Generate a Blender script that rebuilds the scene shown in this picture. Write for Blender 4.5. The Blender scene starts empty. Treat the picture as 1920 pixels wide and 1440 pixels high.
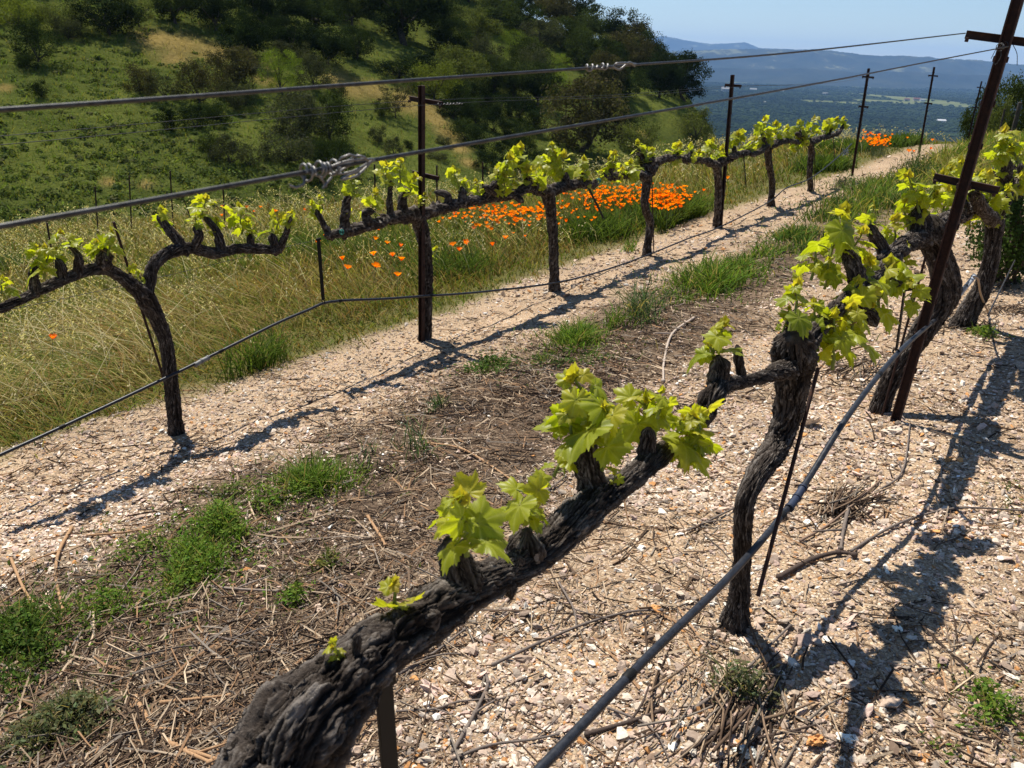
import bpy, math
import numpy as np
from mathutils import Vector
rng = np.random.default_rng(11)
SC = bpy.context.scene
COL = SC.collection
# ------------------------------------------------------------------ camera geometry (eye at the origin)
F, CX, CY = 1554.0, 960.0, 720.0
PITCH, ROLL = math.radians(21.8), math.radians(2.5)
_fw = np.array([0, math.cos(PITCH), -math.sin(PITCH)])
_up = np.array([0, math.sin(PITCH), math.cos(PITCH)])
_rt = np.array([1.0, 0, 0])
CR = _rt * math.cos(ROLL) + _up * math.sin(ROLL)
CU = -_rt * math.sin(ROLL) + _up * math.cos(ROLL)
def ray(px, py):
    return (px - CX) / F * CR - (py - CY) / F * CU + _fw
D2 = np.array([.576, .817]); N2 = np.array([.817, -.576])      # along the rows, across the rows
DR = np.array([.576, .817, 0]); NR = np.array([.817, -.576, 0])
TN, TL = -.583, -3.93                                          # offsets of the near and the left row
def stz(s, t, z): return DR * s + NR * t + np.array([0, 0, z])
def onrow(px, py, c):
    q = ray(px, py); return q * (c / (q @ NR))
def depth(P): return float(np.dot(P, _fw))
# ------------------------------------------------------------------ noise
def _hash(i, j, k, seed):
    h = (i * 374761393 + j * 668265263 + k * 2147483647 + seed * 974634777) & 0xFFFFFFFF
    h = ((h ^ (h >> 13)) * 1274126177) & 0xFFFFFFFF
    return ((h ^ (h >> 16)) & 0xFFFF) / 65535.0
def vnoise(p, seed=0):
    p = np.asarray(p, float); f = np.floor(p); i = f.astype(np.int64); u = p - f; u = u * u * (3 - 2 * u)
    r = 0
    for a in (0, 1):
        for b in (0, 1):
            for c in (0, 1):
                w = (u[:, 0] if a else 1 - u[:, 0]) * (u[:, 1] if b else 1 - u[:, 1]) * (u[:, 2] if c else 1 - u[:, 2])
                r = r + w * _hash(i[:, 0] + a, i[:, 1] + b, i[:, 2] + c, seed)
    return r * 2 - 1
def fbm(p, octv=4, seed=0):
    r = 0; a = 1; s = 0
    for k in range(octv):
        r = r + a * vnoise(np.asarray(p) * 2 ** k, seed + k * 17); s += a; a *= .5
    return r / s
def xy3(x, y, k): return np.stack([x * k, y * k, np.zeros_like(x)], 1)
# ------------------------------------------------------------------ mesh building
class MB:
    def __init__(s): s.v = []; s.c = []; s.f = []; s.m = []; s.n = 0
    def add(s, V, Fc, col=(1, 1, 1, 1), mat=0):
        V = np.asarray(V, float); Fc = np.asarray(Fc, np.int64)
        if len(V) == 0 or len(Fc) == 0: return
        col = np.asarray(col, float)
        if col.ndim == 1: col = np.tile(col, (len(V), 1))
        if col.shape[1] == 3: col = np.hstack([col, np.ones((len(V), 1))])
        s.v.append(V); s.c.append(col); s.f.append(Fc + s.n); s.m.append(np.full(len(Fc), mat, np.int32)); s.n += len(V)
    def mesh(s, name, mats, smooth=False, origin=(0, 0, 0)):
        me = bpy.data.meshes.new(name)
        V = np.vstack(s.v) - np.asarray(origin, float); C = np.vstack(s.c)
        me.vertices.add(len(V)); me.vertices.foreach_set('co', V.astype(np.float32).ravel())
        loops = np.concatenate([f.ravel() for f in s.f]).astype(np.int32)
        tot = np.concatenate([np.full(len(f), f.shape[1], np.int32) for f in s.f])
        start = np.concatenate([[0], np.cumsum(tot)[:-1]]).astype(np.int32)
        me.loops.add(len(loops)); me.loops.foreach_set('vertex_index', loops)
        me.polygons.add(len(tot)); me.polygons.foreach_set('loop_start', start)
        me.polygons.foreach_set('material_index', np.concatenate(s.m))
        me.polygons.foreach_set('use_smooth', np.full(len(tot), bool(smooth)))
        me.update(calc_edges=True)
        at = me.color_attributes.new('Col', 'FLOAT_COLOR', 'POINT')
        at.data.foreach_set('color', C.astype(np.float32).ravel())
        for m in (mats if isinstance(mats, (list, tuple)) else [mats]): me.materials.append(m)
        return me
    def obj(s, name, mats, parent=None, smooth=False, loc=None):
        root = parent
        while root is not None and root.parent is not None: root = root.parent
        org = tuple(root.location) if root is not None else (loc if loc is not None else (0, 0, 0))
        o = bpy.data.objects.new(name, s.mesh(name, mats, smooth, org)); COL.objects.link(o)
        if parent is not None: o.parent = parent
        elif loc is not None: o.location = loc
        return o
def tag(o, label=None, cat=None, group=None, kind=None):
    if label: o['label'] = label
    if cat: o['category'] = cat
    if group: o['group'] = group
    if kind: o['kind'] = kind
    return o
def thing(name, label, cat, loc, group=None):
    o = bpy.data.objects.new(name, None); o.empty_display_size = .1; COL.objects.link(o)
    o.location = tuple(float(a) for a in loc); return tag(o, label, cat, group)
def copy_tree(o, parent=None):
    c = o.copy(); COL.objects.link(c); c.parent = parent
    for ch in list(o.children): copy_tree(ch, c)
    return c
def unit(v): v = np.asarray(v, float); return v / (np.linalg.norm(v) + 1e-12)
def spline(P, R, step):
    P = np.asarray(P, float); R = np.asarray(R, float)
    if len(P) == 2: P = np.array([P[0], P.mean(0), P[1]]); R = np.array([R[0], R.mean(), R[1]])
    ext = np.vstack([2 * P[0] - P[1], P, 2 * P[-1] - P[-2]]); er = np.concatenate([[R[0]], R, [R[-1]]])
    oP = []; oR = []
    for i in range(1, len(ext) - 2):
        n = max(1, int(np.linalg.norm(ext[i + 1] - ext[i]) / step))
        t = np.linspace(0, 1, n, endpoint=False)[:, None]
        a, b, c, d = ext[i - 1], ext[i], ext[i + 1], ext[i + 2]
        oP.append(.5 * (2 * b + (c - a) * t + (2 * a - 5 * b + 4 * c - d) * t ** 2 + (3 * b - a - 3 * c + d) * t ** 3))
        oR.append((er[i] * (1 - t) + er[i + 1] * t)[:, 0])
    oP.append(P[-1:]); oR.append(R[-1:])
    return np.vstack(oP), np.concatenate(oR)
def frames(P):
    T = np.gradient(P, axis=0); T /= np.linalg.norm(T, axis=1)[:, None] + 1e-12
    a = np.array([0, 0, 1.]) if abs(T[0, 2]) < .9 else np.array([1., 0, 0])
    A = np.zeros_like(P); x = unit(np.cross(T[0], a)); A[0] = x
    for i in range(1, len(P)):
        x = x - T[i] * (x @ T[i]); x = unit(x); A[i] = x
    return T, A, np.cross(T, A)
def ringfaces(n, m, close=True):
    i = np.arange(n - 1)[:, None]; j = np.arange(m)[None]
    j2 = (j + 1) % m
    f = np.stack([i * m + j, i * m + j2, (i + 1) * m + j2, (i + 1) * m + j], -1).reshape(-1, 4)
    return f
def tube(mb, P, R, step=.05, nseg=8, col=(1, 1, 1, 1), mat=0, caps=True):
    P, R = spline(P, R if hasattr(R, '__len__') else [R] * len(P), step)
    T, A, B = frames(P)
    th = np.linspace(0, 2 * math.pi, nseg, endpoint=False)
    V = P[:, None] + R[:, None, None] * (np.cos(th)[None, :, None] * A[:, None] + np.sin(th)[None, :, None] * B[:, None])
    V = V.reshape(-1, 3); n = len(P)
    mb.add(V, ringfaces(n, nseg), col, mat)
    if caps:
        for e, k in ((0, 0), (n - 1, (n - 1) * nseg)):
            mb.add(np.vstack([V[k:k + nseg], P[e:e + 1]]), [[i, (i + 1) % nseg, nseg] for i in range(nseg)], col, mat)
def bark(mb, P, R, step=.008, nseg=48, seed=0, lump=.16, ridge=.16, taper=.75, flakes=0):
    """knotty bark: low lumps, long stringy ridges along the wood and torn fine relief"""
    P, R = spline(P, R, step); n = len(P)
    T, A, B = frames(P)
    L = np.concatenate([[0], np.cumsum(np.linalg.norm(np.diff(P, axis=0), axis=1))])
    th = np.linspace(0, 2 * math.pi, nseg, endpoint=False)
    rm = float(np.mean(R))
    TH = np.repeat(th[None], n, 0) + (.8 * np.sin(L / rm * .22 + seed))[:, None]       # the grain twists
    LL = np.repeat(L[:, None], nseg, 1); rad = np.repeat(R[:, None], nseg, 1)
    q = np.stack([np.cos(TH) * 1.0, np.sin(TH) * 1.0, LL / rm * .55 + seed * 3.1], -1).reshape(-1, 3)
    lo = fbm(q * 1.1, 3, seed)
    mid = fbm(np.stack([np.cos(TH) * 2.2, np.sin(TH) * 2.2, LL / rm * 1.5 + seed], -1).reshape(-1, 3), 4, seed + 3)
    TW = TH + .35 * lo.reshape(n, nseg) + .3 * mid.reshape(n, nseg)
    q2 = np.stack([np.cos(TW) * 6.5, np.sin(TW) * 6.5, LL / rm * .22 + seed], -1).reshape(-1, 3)
    ri = 1 - np.abs(fbm(q2, 3, seed + 5)) * 2.6
    q3 = np.stack([np.cos(TW) * 17, np.sin(TW) * 17, LL / rm * .7], -1).reshape(-1, 3)
    fi = .8 - np.abs(fbm(q3, 3, seed + 9)) * 3.0
    cr = fbm(np.stack([np.cos(TH) * 15, np.sin(TH) * 15, LL / rm * 6], -1).reshape(-1, 3), 3, seed + 12)
    k = .95 + lump * (lo * .9 + mid * .6) + ridge * .8 * (ri - .55) + ridge * .5 * fi + ridge * .3 * cr
    e = np.minimum(L, L[-1] - L) / (rm * .6); endk = np.clip(e, 0, 1) ** .5 * (1 - taper) + taper
    V = P[:, None] + (rad * endk[:, None])[..., None] * (k.reshape(n, nseg))[..., None] * (np.cos(th)[None, :, None] * A[:, None] + np.sin(th)[None, :, None] * B[:, None])
    V = V.reshape(-1, 3)
    g = np.clip(.46 + .42 * (ri - .5) + .36 * fi + .3 * mid + .2 * cr, 0, 1)
    col = np.stack([g, np.clip(.5 + lo, 0, 1), np.clip(.5 + .6 * fi, 0, 1), np.ones_like(g)], 1)
    mb.add(V, ringfaces(n, nseg), col)
    if flakes:                                                       # lifting strips of dry bark along the grain
        r = np.random.default_rng(seed + 77); GV = V.reshape(n, nseg, 3); GN_ = GV - P[:, None]; GN_ = GN_ / (np.linalg.norm(GN_, axis=2, keepdims=True) + 1e-9)
        area = int(flakes * L[-1] * rm * 6.283 * 10000); FV_ = []; FC_ = []; FF_ = []; b = 0
        for q in range(area):
            m_ = int(r.integers(4, 11)); i0 = int(r.integers(0, max(1, n - m_ - 1))); j0 = r.integers(nseg); wj = int(r.choice([1, 1, 2, 2, 3])) * max(1, nseg // 110); dj = r.normal(0, .35); st = max(1, int(.004 / step))
            ii = np.minimum(i0 + np.arange(m_) * st, n - 1); jj = (j0 + np.round(np.arange(m_) * dj)).astype(int); f = np.linspace(-1, 1, m_)
            lift = r.uniform(.0002, .0018) + r.uniform(0, .0055) * np.maximum(f * r.choice([-1, 1]), 0) ** 2; shade = np.clip(r.normal(.52, .2), .08, .95)
            for k_ in range(m_):
                for e_, w_ in ((0, 0), (1, wj)):
                    jx = (jj[k_] + (w_ if 0 < k_ < m_ - 1 else wj // 2)) % nseg; FV_.append(GV[ii[k_], jx] + GN_[ii[k_], jx] * lift[k_] * (1 + .3 * r.random())); FC_.append([np.clip(shade + .12 * f[k_], 0, 1), .5, .5, 1])
                if k_: FF_.append([b + 2 * k_ - 2, b + 2 * k_ - 1, b + 2 * k_ + 1, b + 2 * k_])
            b += 2 * m_
        mb.add(np.array(FV_), FF_, np.array(FC_))
    for eidx in (0, n - 1):                                          # rounded, weathered ends
        kk = eidx * nseg; ring = V[kk:kk + nseg]; c0 = P[eidx]; sg = -1 if eidx == 0 else 1; VV = [ring]; CC = [col[kk:kk + nseg]]
        sm = np.linalg.norm(ring - c0, axis=1); sm = sm * .4 + .6 * sm.mean(); dr = unit_rows(ring - c0)
        for f, bl in ((.86, .20), (.62, .34), (.32, .40)):
            q = c0 + dr * (sm * f)[:, None] + T[eidx] * sg * bl * R[eidx]; nz = fbm(q / R[eidx] * 2.2 + seed, 3, seed + 4); VV.append(q + (T[eidx] * sg + dr * .3) * (nz * .22 * R[eidx])[:, None]); CC.append(np.hstack([np.clip(.5 + .5 * nz, 0, 1)[:, None], np.full((nseg, 2), .5), np.ones((nseg, 1))]))
        VV.append((c0 + T[eidx] * sg * .42 * R[eidx])[None]); CC.append(np.array([[.5, .5, .5, 1.]])); o_ = mb.n
        mb.add(np.vstack(VV), ringfaces(4, nseg), np.vstack(CC)); mb.n -= 0
        mb.f.append(np.array([[o_ + 3 * nseg + i_, o_ + 3 * nseg + (i_ + 1) % nseg, o_ + 4 * nseg] for i_ in range(nseg)])); mb.m.append(np.zeros(nseg, np.int32))
def unit_rows(a): return a / (np.linalg.norm(a, axis=1)[:, None] + 1e-12)
def box(mb, c, ax, half, col=(1, 1, 1, 1), mat=0, bev=0.0):
    """box with centre c, axes ax (3x3 rows) and half sizes; bevelled edges when bev > 0"""
    c = np.asarray(c, float); ax = np.asarray(ax, float); h = np.asarray(half, float)
    if bev <= 0:
        s = np.array([[-1, -1, -1], [1, -1, -1], [1, 1, -1], [-1, 1, -1], [-1, -1, 1], [1, -1, 1], [1, 1, 1], [-1, 1, 1]], float)
        mb.add(c + (s * h) @ ax, [[0, 3, 2, 1], [4, 5, 6, 7], [0, 1, 5, 4], [1, 2, 6, 5], [2, 3, 7, 6], [3, 0, 4, 7]], col, mat)
        return
    x, y, z = h; b = bev
    loop = np.array([[-x + b, -y], [x - b, -y], [x, -y + b], [x, y - b], [x - b, y], [-x + b, y], [-x, y - b], [-x, -y + b]])
    ins = loop * np.array([(x - b) / x, (y - b) / y])
    L = [np.hstack([ins, np.full((8, 1), -z)]), np.hstack([loop, np.full((8, 1), -z + b)]), np.hstack([loop, np.full((8, 1), z - b)]), np.hstack([ins, np.full((8, 1), z)])]
    V = np.vstack(L); mb.add(c + V @ ax, ringfaces(4, 8), col, mat)
    mb.add(c + L[0] @ ax, [list(range(8))[::-1]], col, mat); mb.add(c + L[3] @ ax, [list(range(8))], col, mat)
# ------------------------------------------------------------------ materials
def mat(name):
    m = bpy.data.materials.new(name); m.use_nodes = True
    nt = m.node_tree; nt.nodes.clear()
    return m, nt, nt.nodes.new('ShaderNodeOutputMaterial')
def nd(nt, t, **kw):
    n = nt.nodes.new(t)
    for k, v in kw.items():
        if k in n.inputs: n.inputs[k].default_value = v
        else: setattr(n, k, v)
    return n
def ramp(nt, stops, fac=None):
    r = nt.nodes.new('ShaderNodeValToRGB'); e = r.color_ramp.elements
    while len(e) > 1: e.remove(e[-1])
    e[0].position, e[0].color = stops[0][0], (*stops[0][1], 1)
    for p, c in stops[1:]:
        x = e.new(p); x.color = (*c, 1)
    if fac is not None: nt.links.new(fac, r.inputs['Fac'])
    return r
def mixc(nt, fac, a, b, typ='MIX'):
    m = nt.nodes.new('ShaderNodeMix'); m.data_type = 'RGBA'; m.blend_type = typ
    for v, i in ((fac, 0), (a, 6), (b, 7)):
        if isinstance(v, (int, float)): m.inputs[i].default_value = v
        elif isinstance(v, tuple): m.inputs[i].default_value = (*v, 1)
        else: nt.links.new(v, m.inputs[i])
    return m.outputs[2]
def mth(nt, op, a, b=None):
    m = nt.nodes.new('ShaderNodeMath'); m.operation = op
    for v, i in ((a, 0), (b, 1)):
        if v is None: continue
        if isinstance(v, (int, float)): m.inputs[i].default_value = v
        else: nt.links.new(v, m.inputs[i])
    return m.outputs[0]
def attr(nt, name='Col'):
    a = nt.nodes.new('ShaderNodeAttribute'); a.attribute_name = name; return a
def sep(nt, c):
    s = nt.nodes.new('ShaderNodeSeparateColor'); nt.links.new(c, s.inputs[0]); return s.outputs
def noise(nt, scale, detail=4, rough=.55, vec=None):
    n = nd(nt, 'ShaderNodeTexNoise', Scale=scale, Detail=detail, Roughness=rough)
    if vec is not None: nt.links.new(vec, n.inputs['Vector'])
    return n
def bump(nt, h, strength=.5, dist=.01):
    b = nd(nt, 'ShaderNodeBump', Strength=strength, Distance=dist); nt.links.new(h, b.inputs['Height']); return b.outputs[0]
def princ(nt, out, col, rough=.8, spec=.3, metal=0.0, nrm=None):
    p = nt.nodes.new('ShaderNodeBsdfPrincipled')
    if isinstance(col, tuple): p.inputs['Base Color'].default_value = (*col, 1)
    else: nt.links.new(col, p.inputs['Base Color'])
    if isinstance(rough, (int, float)): p.inputs['Roughness'].default_value = rough
    else: nt.links.new(rough, p.inputs['Roughness'])
    p.inputs['Specular IOR Level'].default_value = spec; p.inputs['Metallic'].default_value = metal
    if nrm is not None: nt.links.new(nrm, p.inputs['Normal'])
    if out is not None: nt.links.new(p.outputs[0], out.inputs[0])
    return p
def diff(nt, out, col, nrm=None):
    p = nt.nodes.new('ShaderNodeBsdfDiffuse'); nt.links.new(col, p.inputs[0]); p.inputs['Roughness'].default_value = .6
    if nrm is not None: nt.links.new(nrm, p.inputs['Normal'])
    nt.links.new(p.outputs[0], out.inputs[0])
def coords(nt): return nt.nodes.new('ShaderNodeTexCoord').outputs['Object']
def geopos(nt): return nt.nodes.new('ShaderNodeNewGeometry').outputs['Position']
def leafy(nt, out, col, tcol, mixf=.45, rough=.5, spec=.25):
    p = princ(nt, None, col, rough, spec)
    t = nt.nodes.new('ShaderNodeBsdfTranslucent'); nt.links.new(tcol, t.inputs[0])
    m = nt.nodes.new('ShaderNodeMixShader'); m.inputs[0].default_value = mixf
    nt.links.new(p.outputs[0], m.inputs[1]); nt.links.new(t.outputs[0], m.inputs[2]); nt.links.new(m.outputs[0], out.inputs[0])
M = {}
m, nt, o = mat('far_leaf'); M['far'] = m; diff(nt, o, attr(nt).outputs['Color'])
m, nt, o = mat('vine_bark'); M['bark'] = m
s = sep(nt, attr(nt).outputs['Color']); pos = geopos(nt)
c = ramp(nt, [(.12, (.006, .005, .004)), (.4, (.026, .021, .018)), (.68, (.085, .072, .062)), (.95, (.25, .225, .20))], s[0]).outputs[0]
n1 = noise(nt, 300, 4, .7, pos); c = mixc(nt, .55, c, ramp(nt, [(.3, (.35, .33, .32)), (.7, (1.5, 1.45, 1.4))], n1.outputs[0]).outputs[0], 'MULTIPLY')
n2 = noise(nt, 14, 3, .5, pos); c = mixc(nt, mth(nt, 'MULTIPLY', n2.outputs[0], .3), c, (.07, .05, .038))
princ(nt, o, c, .9, .12, nrm=bump(nt, n1.outputs[0], .9, .006))
m, nt, o = mat('grape_leaf'); M['leaf'] = m                       # R tint, G vein, B young
s = sep(nt, attr(nt).outputs['Color']); pos = geopos(nt)
base = ramp(nt, [(0, (.15, .20, .012)), (.5, (.29, .33, .018)), (1, (.44, .42, .035))], s[0]).outputs[0]
base = mixc(nt, mth(nt, 'MULTIPLY', s[1], .45), base, (.44, .46, .14))
n1 = noise(nt, 90, 3, .6, pos); base = mixc(nt, .35, base, ramp(nt, [(.3, (.55, .6, .5)), (.7, (1.3, 1.3, 1.2))], n1.outputs[0]).outputs[0], 'MULTIPLY')
base = mixc(nt, mth(nt, 'MULTIPLY', s[2], .8), base, (.42, .22, .07))
tr = mixc(nt, 1.0, base, (1.55, 1.6, .4), 'MULTIPLY')
leafy(nt, o, base, tr, .55, .42, .35)
m, nt, o = mat('green_shoot'); M['stem'] = m
princ(nt, o, attr(nt).outputs['Color'], .5, .3)
m, nt, o = mat('rusty_steel'); M['rust'] = m
pos = geopos(nt); n1 = noise(nt, 40, 5, .65, pos)
c = ramp(nt, [(.3, (.022, .013, .012)), (.55, (.045, .022, .016)), (.75, (.085, .036, .02))], n1.outputs[0]).outputs[0]
princ(nt, o, c, .75, .3, .25, nrm=bump(nt, noise(nt, 220, 3, .6, pos).outputs[0], .35, .002))
m, nt, o = mat('wire_steel'); M['wire'] = m
n1 = noise(nt, 120, 3, .6, geopos(nt))
princ(nt, o, ramp(nt, [(.35, (.025, .025, .025)), (.7, (.07, .07, .07))], n1.outputs[0]).outputs[0], .45, .4, .6)
m, nt, o = mat('bright_wire'); M['bright'] = m
princ(nt, o, (.17, .165, .16), .5, .4, .85)
m, nt, o = mat('drip_tube'); M['drip'] = m
n1 = noise(nt, 60, 4, .6, geopos(nt))
princ(nt, o, ramp(nt, [(.3, (.010, .011, .014)), (.7, (.028, .031, .04))], n1.outputs[0]).outputs[0], ramp(nt, [(.3, (.34,) * 3), (.7, (.5,) * 3)], n1.outputs[0]).outputs[0], .3)
m, nt, o = mat('black_strap'); M['strap'] = m
princ(nt, o, (.006, .006, .006), .6, .2)
m, nt, o = mat('vertex_plain'); M['plain'] = m
princ(nt, o, attr(nt).outputs['Color'], .6, .3)
m, nt, o = mat('dry_wood'); M['wood'] = m
n1 = noise(nt, 160, 3, .6, geopos(nt))
princ(nt, o, mixc(nt, .5, attr(nt).outputs['Color'], ramp(nt, [(.3, (.5, .5, .5)), (.7, (1.4, 1.4, 1.4))], n1.outputs[0]).outputs[0], 'MULTIPLY'), .9, .08, nrm=bump(nt, n1.outputs[0], .4, .002))
m, nt, o = mat('stone'); M['stone'] = m
n1 = noise(nt, 170, 4, .65, geopos(nt))
princ(nt, o, mixc(nt, .6, attr(nt).outputs['Color'], ramp(nt, [(.3, (.62, .6, .58)), (.7, (1.3, 1.3, 1.3))], n1.outputs[0]).outputs[0], 'MULTIPLY'), .9, .1, nrm=bump(nt, n1.outputs[0], .35, .003))
m, nt, o = mat('grass_blade'); M['grass'] = m
cc = attr(nt).outputs['Color']; leafy(nt, o, cc, mixc(nt, 1.0, cc, (1.2, 1.25, .7), 'MULTIPLY'), .4, .7, .04)
m, nt, o = mat('poppy_petal'); M['petal'] = m
cc = attr(nt).outputs['Color']; leafy(nt, o, cc, mixc(nt, 1.0, cc, (1.2, 1.1, .6), 'MULTIPLY'), .55, .7, .03)
m, nt, o = mat('tree_leaf'); M['tree'] = m
oi = nt.nodes.new('ShaderNodeObjectInfo'); cc = mixc(nt, 1.0, oi.outputs['Color'], attr(nt).outputs['Color'], 'MULTIPLY')
leafy(nt, o, cc, mixc(nt, 1.0, cc, (1.1, 1.3, .5), 'MULTIPLY'), .3, .8, 0.0)
m, nt, o = mat('tree_bark'); M['tbark'] = m
princ(nt, o, ramp(nt, [(.3, (.03, .025, .02)), (.7, (.1, .085, .07))], noise(nt, 6, 4, .6, geopos(nt)).outputs[0]).outputs[0], .9, .1)
# ------------------------------------------------------------------ terrain functions
YE_X = np.array([-60, -12, -5, -1.8, .2, 1.5, 4.4, 7, 12, 20, 60.]); YE_Y = np.array([26, 19.3, 17.2, 16.6, 17.2, 18, 21.5, 24, 40, 60, 90.])
def G0(x, y):
    s = D2[0] * x + D2[1] * y; t = N2[0] * x + N2[1] * y
    zN = -1.50 + .012 * (s - 3); zL = -2.03 + .02 * (s - 4.38); mm = (zN - zL) / 3.347
    z = zL + mm * (np.minimum(t, TN) - TL) + .10 * np.clip(t - TN, 0, 12)
    k = np.maximum(s - 20, 0); z = z - .006 * k * k / (1 + .012 * k)
    e = np.maximum(y - np.interp(x, YE_X, YE_Y), 0)
    return z - .5 * e * e / (e + 6)
def G(x, y):
    x = np.asarray(x, float); y = np.asarray(y, float); sh = x.shape
    x = np.atleast_1d(x).ravel(); y = np.atleast_1d(y).ravel()
    z = G0(x, y) + .05 * fbm(xy3(x, y, .9), 3, 3) + .018 * fbm(xy3(x, y, 5.), 2, 8)
    return z.reshape(sh)
def onground(px, py, h=0.0, dmax=60):
    q = ray(px, py); k = np.linspace(.4, dmax, 5000); P = q[None] * k[:, None]
    e = P[:, 2] - G(P[:, 0], P[:, 1]) - h
    i = int(np.argmax(e < 0)); p = P[i] if e[i] < 0 else P[-1]
    return np.array([p[0], p[1], float(G(p[0], p[1]))])
def zone(x, y):
    """weights (mulch, grass) from the place on the ground"""
    s = D2[0] * x + D2[1] * y; t = N2[0] * x + N2[1] * y
    w = .22 * fbm(xy3(x, y, 1.3), 3, 21) + .1 * fbm(xy3(x, y, 5.), 2, 22)
    ed = -4.55 - .1 * np.sin(s * .9) + np.where(s > 14, .25, 0)
    gr = 1 / (1 + np.exp((t - ed - w * .8) / .07))
    lo = np.interp(s, [0, 6, 20], [-3.0, -3.0, -3.0]); hi = np.interp(s, [0, 1, 3, 6, 20], [-1.45, -1.5, -1.7, -1.95, -2.0])
    mu = 1 / (1 + np.exp(-(t - lo - w) / .10)) / (1 + np.exp((t - hi - w) / .12))
    far = 1 / (1 + np.exp(-(s - 19.5 - 4 * w) / .8))                 # the crest is all grass
    gr2 = np.maximum(gr, far * (1 - np.exp(-((t + 3.7) / .8) ** 2) * (s < 24)))
    wk = 1 / (1 + np.exp(-(s - 10.5 - 3 * w) / 1.0)) / (1 + np.exp((t + 1.3 - w) / .15)) / (1 + np.exp(-(t + 2.95 - w) / .12))
    wk2 = 1 / (1 + np.exp(-(s - 12.5 - 3 * w) / .8)) / (1 + np.exp(-(t + 2.75 - w + .09 * (s - 13)) / .15))
    gr2 = np.maximum(gr2, np.maximum(wk * .75, wk2))
    return mu * (1 - gr2), gr2
# ground sheet
def nonuni(a, b, c, n, k):   # dense around c
    u = np.linspace(-1, 1, n); f = np.sinh(u * k) / math.sinh(k)
    return np.where(f < 0, c + f * (c - a), c + f * (b - c))
gx = nonuni(-70, 60, .6, 420, 4.2); gy = nonuni(-6, 95, 2.6, 460, 4.4)
X, Y = np.meshgrid(gx, gy, indexing='ij'); xf, yf = X.ravel(), Y.ravel()
Z = G(xf, yf); mu, gr = zone(xf, yf)
nx, ny = len(gx), len(gy)
i = np.arange(nx - 1)[:, None]; j = np.arange(ny - 1)[None]
FQ = np.stack([i * ny + j, (i + 1) * ny + j, (i + 1) * ny + j + 1, i * ny + j + 1], -1).reshape(-1, 4)
mb = MB(); mb.add(np.stack([xf, yf, Z], 1), FQ, np.stack([mu, gr, np.zeros_like(mu), np.ones_like(mu)], 1))
m, nt, o = mat('vineyard_ground')
pos = geopos(nt); s = sep(nt, attr(nt).outputs['Color'])
wob = noise(nt, 30, 2, .5, pos)
vv = nt.nodes.new('ShaderNodeVectorMath'); vv.operation = 'ADD'; nt.links.new(pos, vv.inputs[0])
sc_ = nt.nodes.new('ShaderNodeVectorMath'); sc_.operation = 'SCALE'; sc_.inputs['Scale'].default_value = .02; nt.links.new(wob.outputs['Color'], sc_.inputs[0]); nt.links.new(sc_.outputs[0], vv.inputs[1])
def vor(scale, feat):
    v = nd(nt, 'ShaderNodeTexVoronoi', Scale=scale); v.feature = feat; nt.links.new(vv.outputs[0], v.inputs['Vector']); return v
PAL = [(0, (.18, .125, .08)), (.2, (.34, .24, .15)), (.4, (.44, .33, .215)), (.6, (.54, .43, .30)), (.75, (.46, .31, .205)), (.88, (.64, .56, .43)), (1, (.46, .24, .10))]
v1 = vor(70, 'F1'); v2 = vor(160, 'F1'); d1 = vor(70, 'DISTANCE_TO_EDGE'); d2 = vor(160, 'DISTANCE_TO_EDGE')
c1 = ramp(nt, PAL, sep(nt, v1.outputs['Color'])[0]).outputs[0]; c2 = ramp(nt, PAL, sep(nt, v2.outputs['Color'])[1]).outputs[0]
nmix = noise(nt, 9, 3, .6, pos)
gsel = ramp(nt, [(.42, (0, 0, 0)), (.58, (1, 1, 1))], nmix.outputs[0]).outputs[0]
grav = mixc(nt, gsel, c1, c2)
shaded_fines = ramp(nt, [(.3, (.19, .13, .085)), (.7, (.36, .27, .18))], noise(nt, 260, 3, .7, pos).outputs[0]).outputs[0]
grav = mixc(nt, ramp(nt, [(.02, (1, 1, 1)), (.12, (0, 0, 0))], d1.outputs['Distance']).outputs[0], grav, shaded_fines)  # soil between the pebbles, its colour darkened to suggest shadowed gaps
big = noise(nt, 1.7, 4, .6, pos)
grav = mixc(nt, .45, grav, ramp(nt, [(.32, (.55, .50, .47)), (.68, (1.22, 1.16, 1.1))], big.outputs[0]).outputs[0], 'MULTIPLY')
nf = noise(nt, 120, 5, .7, pos)
mul = ramp(nt, [(.25, (.03, .02, .013)), (.48, (.09, .062, .042)), (.62, (.18, .13, .09)), (.8, (.33, .25, .17))], nf.outputs[0]).outputs[0]
grs = ramp(nt, [(.3, (.05, .055, .018)), (.55, (.11, .105, .035)), (.75, (.19, .155, .06))], noise(nt, 25, 5, .7, pos).outputs[0]).outputs[0]
col = mixc(nt, s[0], grav, mul); col = mixc(nt, s[1], col, grs)
h = mth(nt, 'ADD', mth(nt, 'MULTIPLY', d1.outputs['Distance'], 1.2), mth(nt, 'MULTIPLY', nf.outputs[0], .35))
princ(nt, o, col, .95, .05, nrm=bump(nt, h, .8, .012)); M['ground'] = m
g = mb.obj('ground', m, smooth=True); tag(g, 'pinkish gravel vineyard slope with a brown strip of chopped prunings', 'ground', kind='structure')
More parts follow.
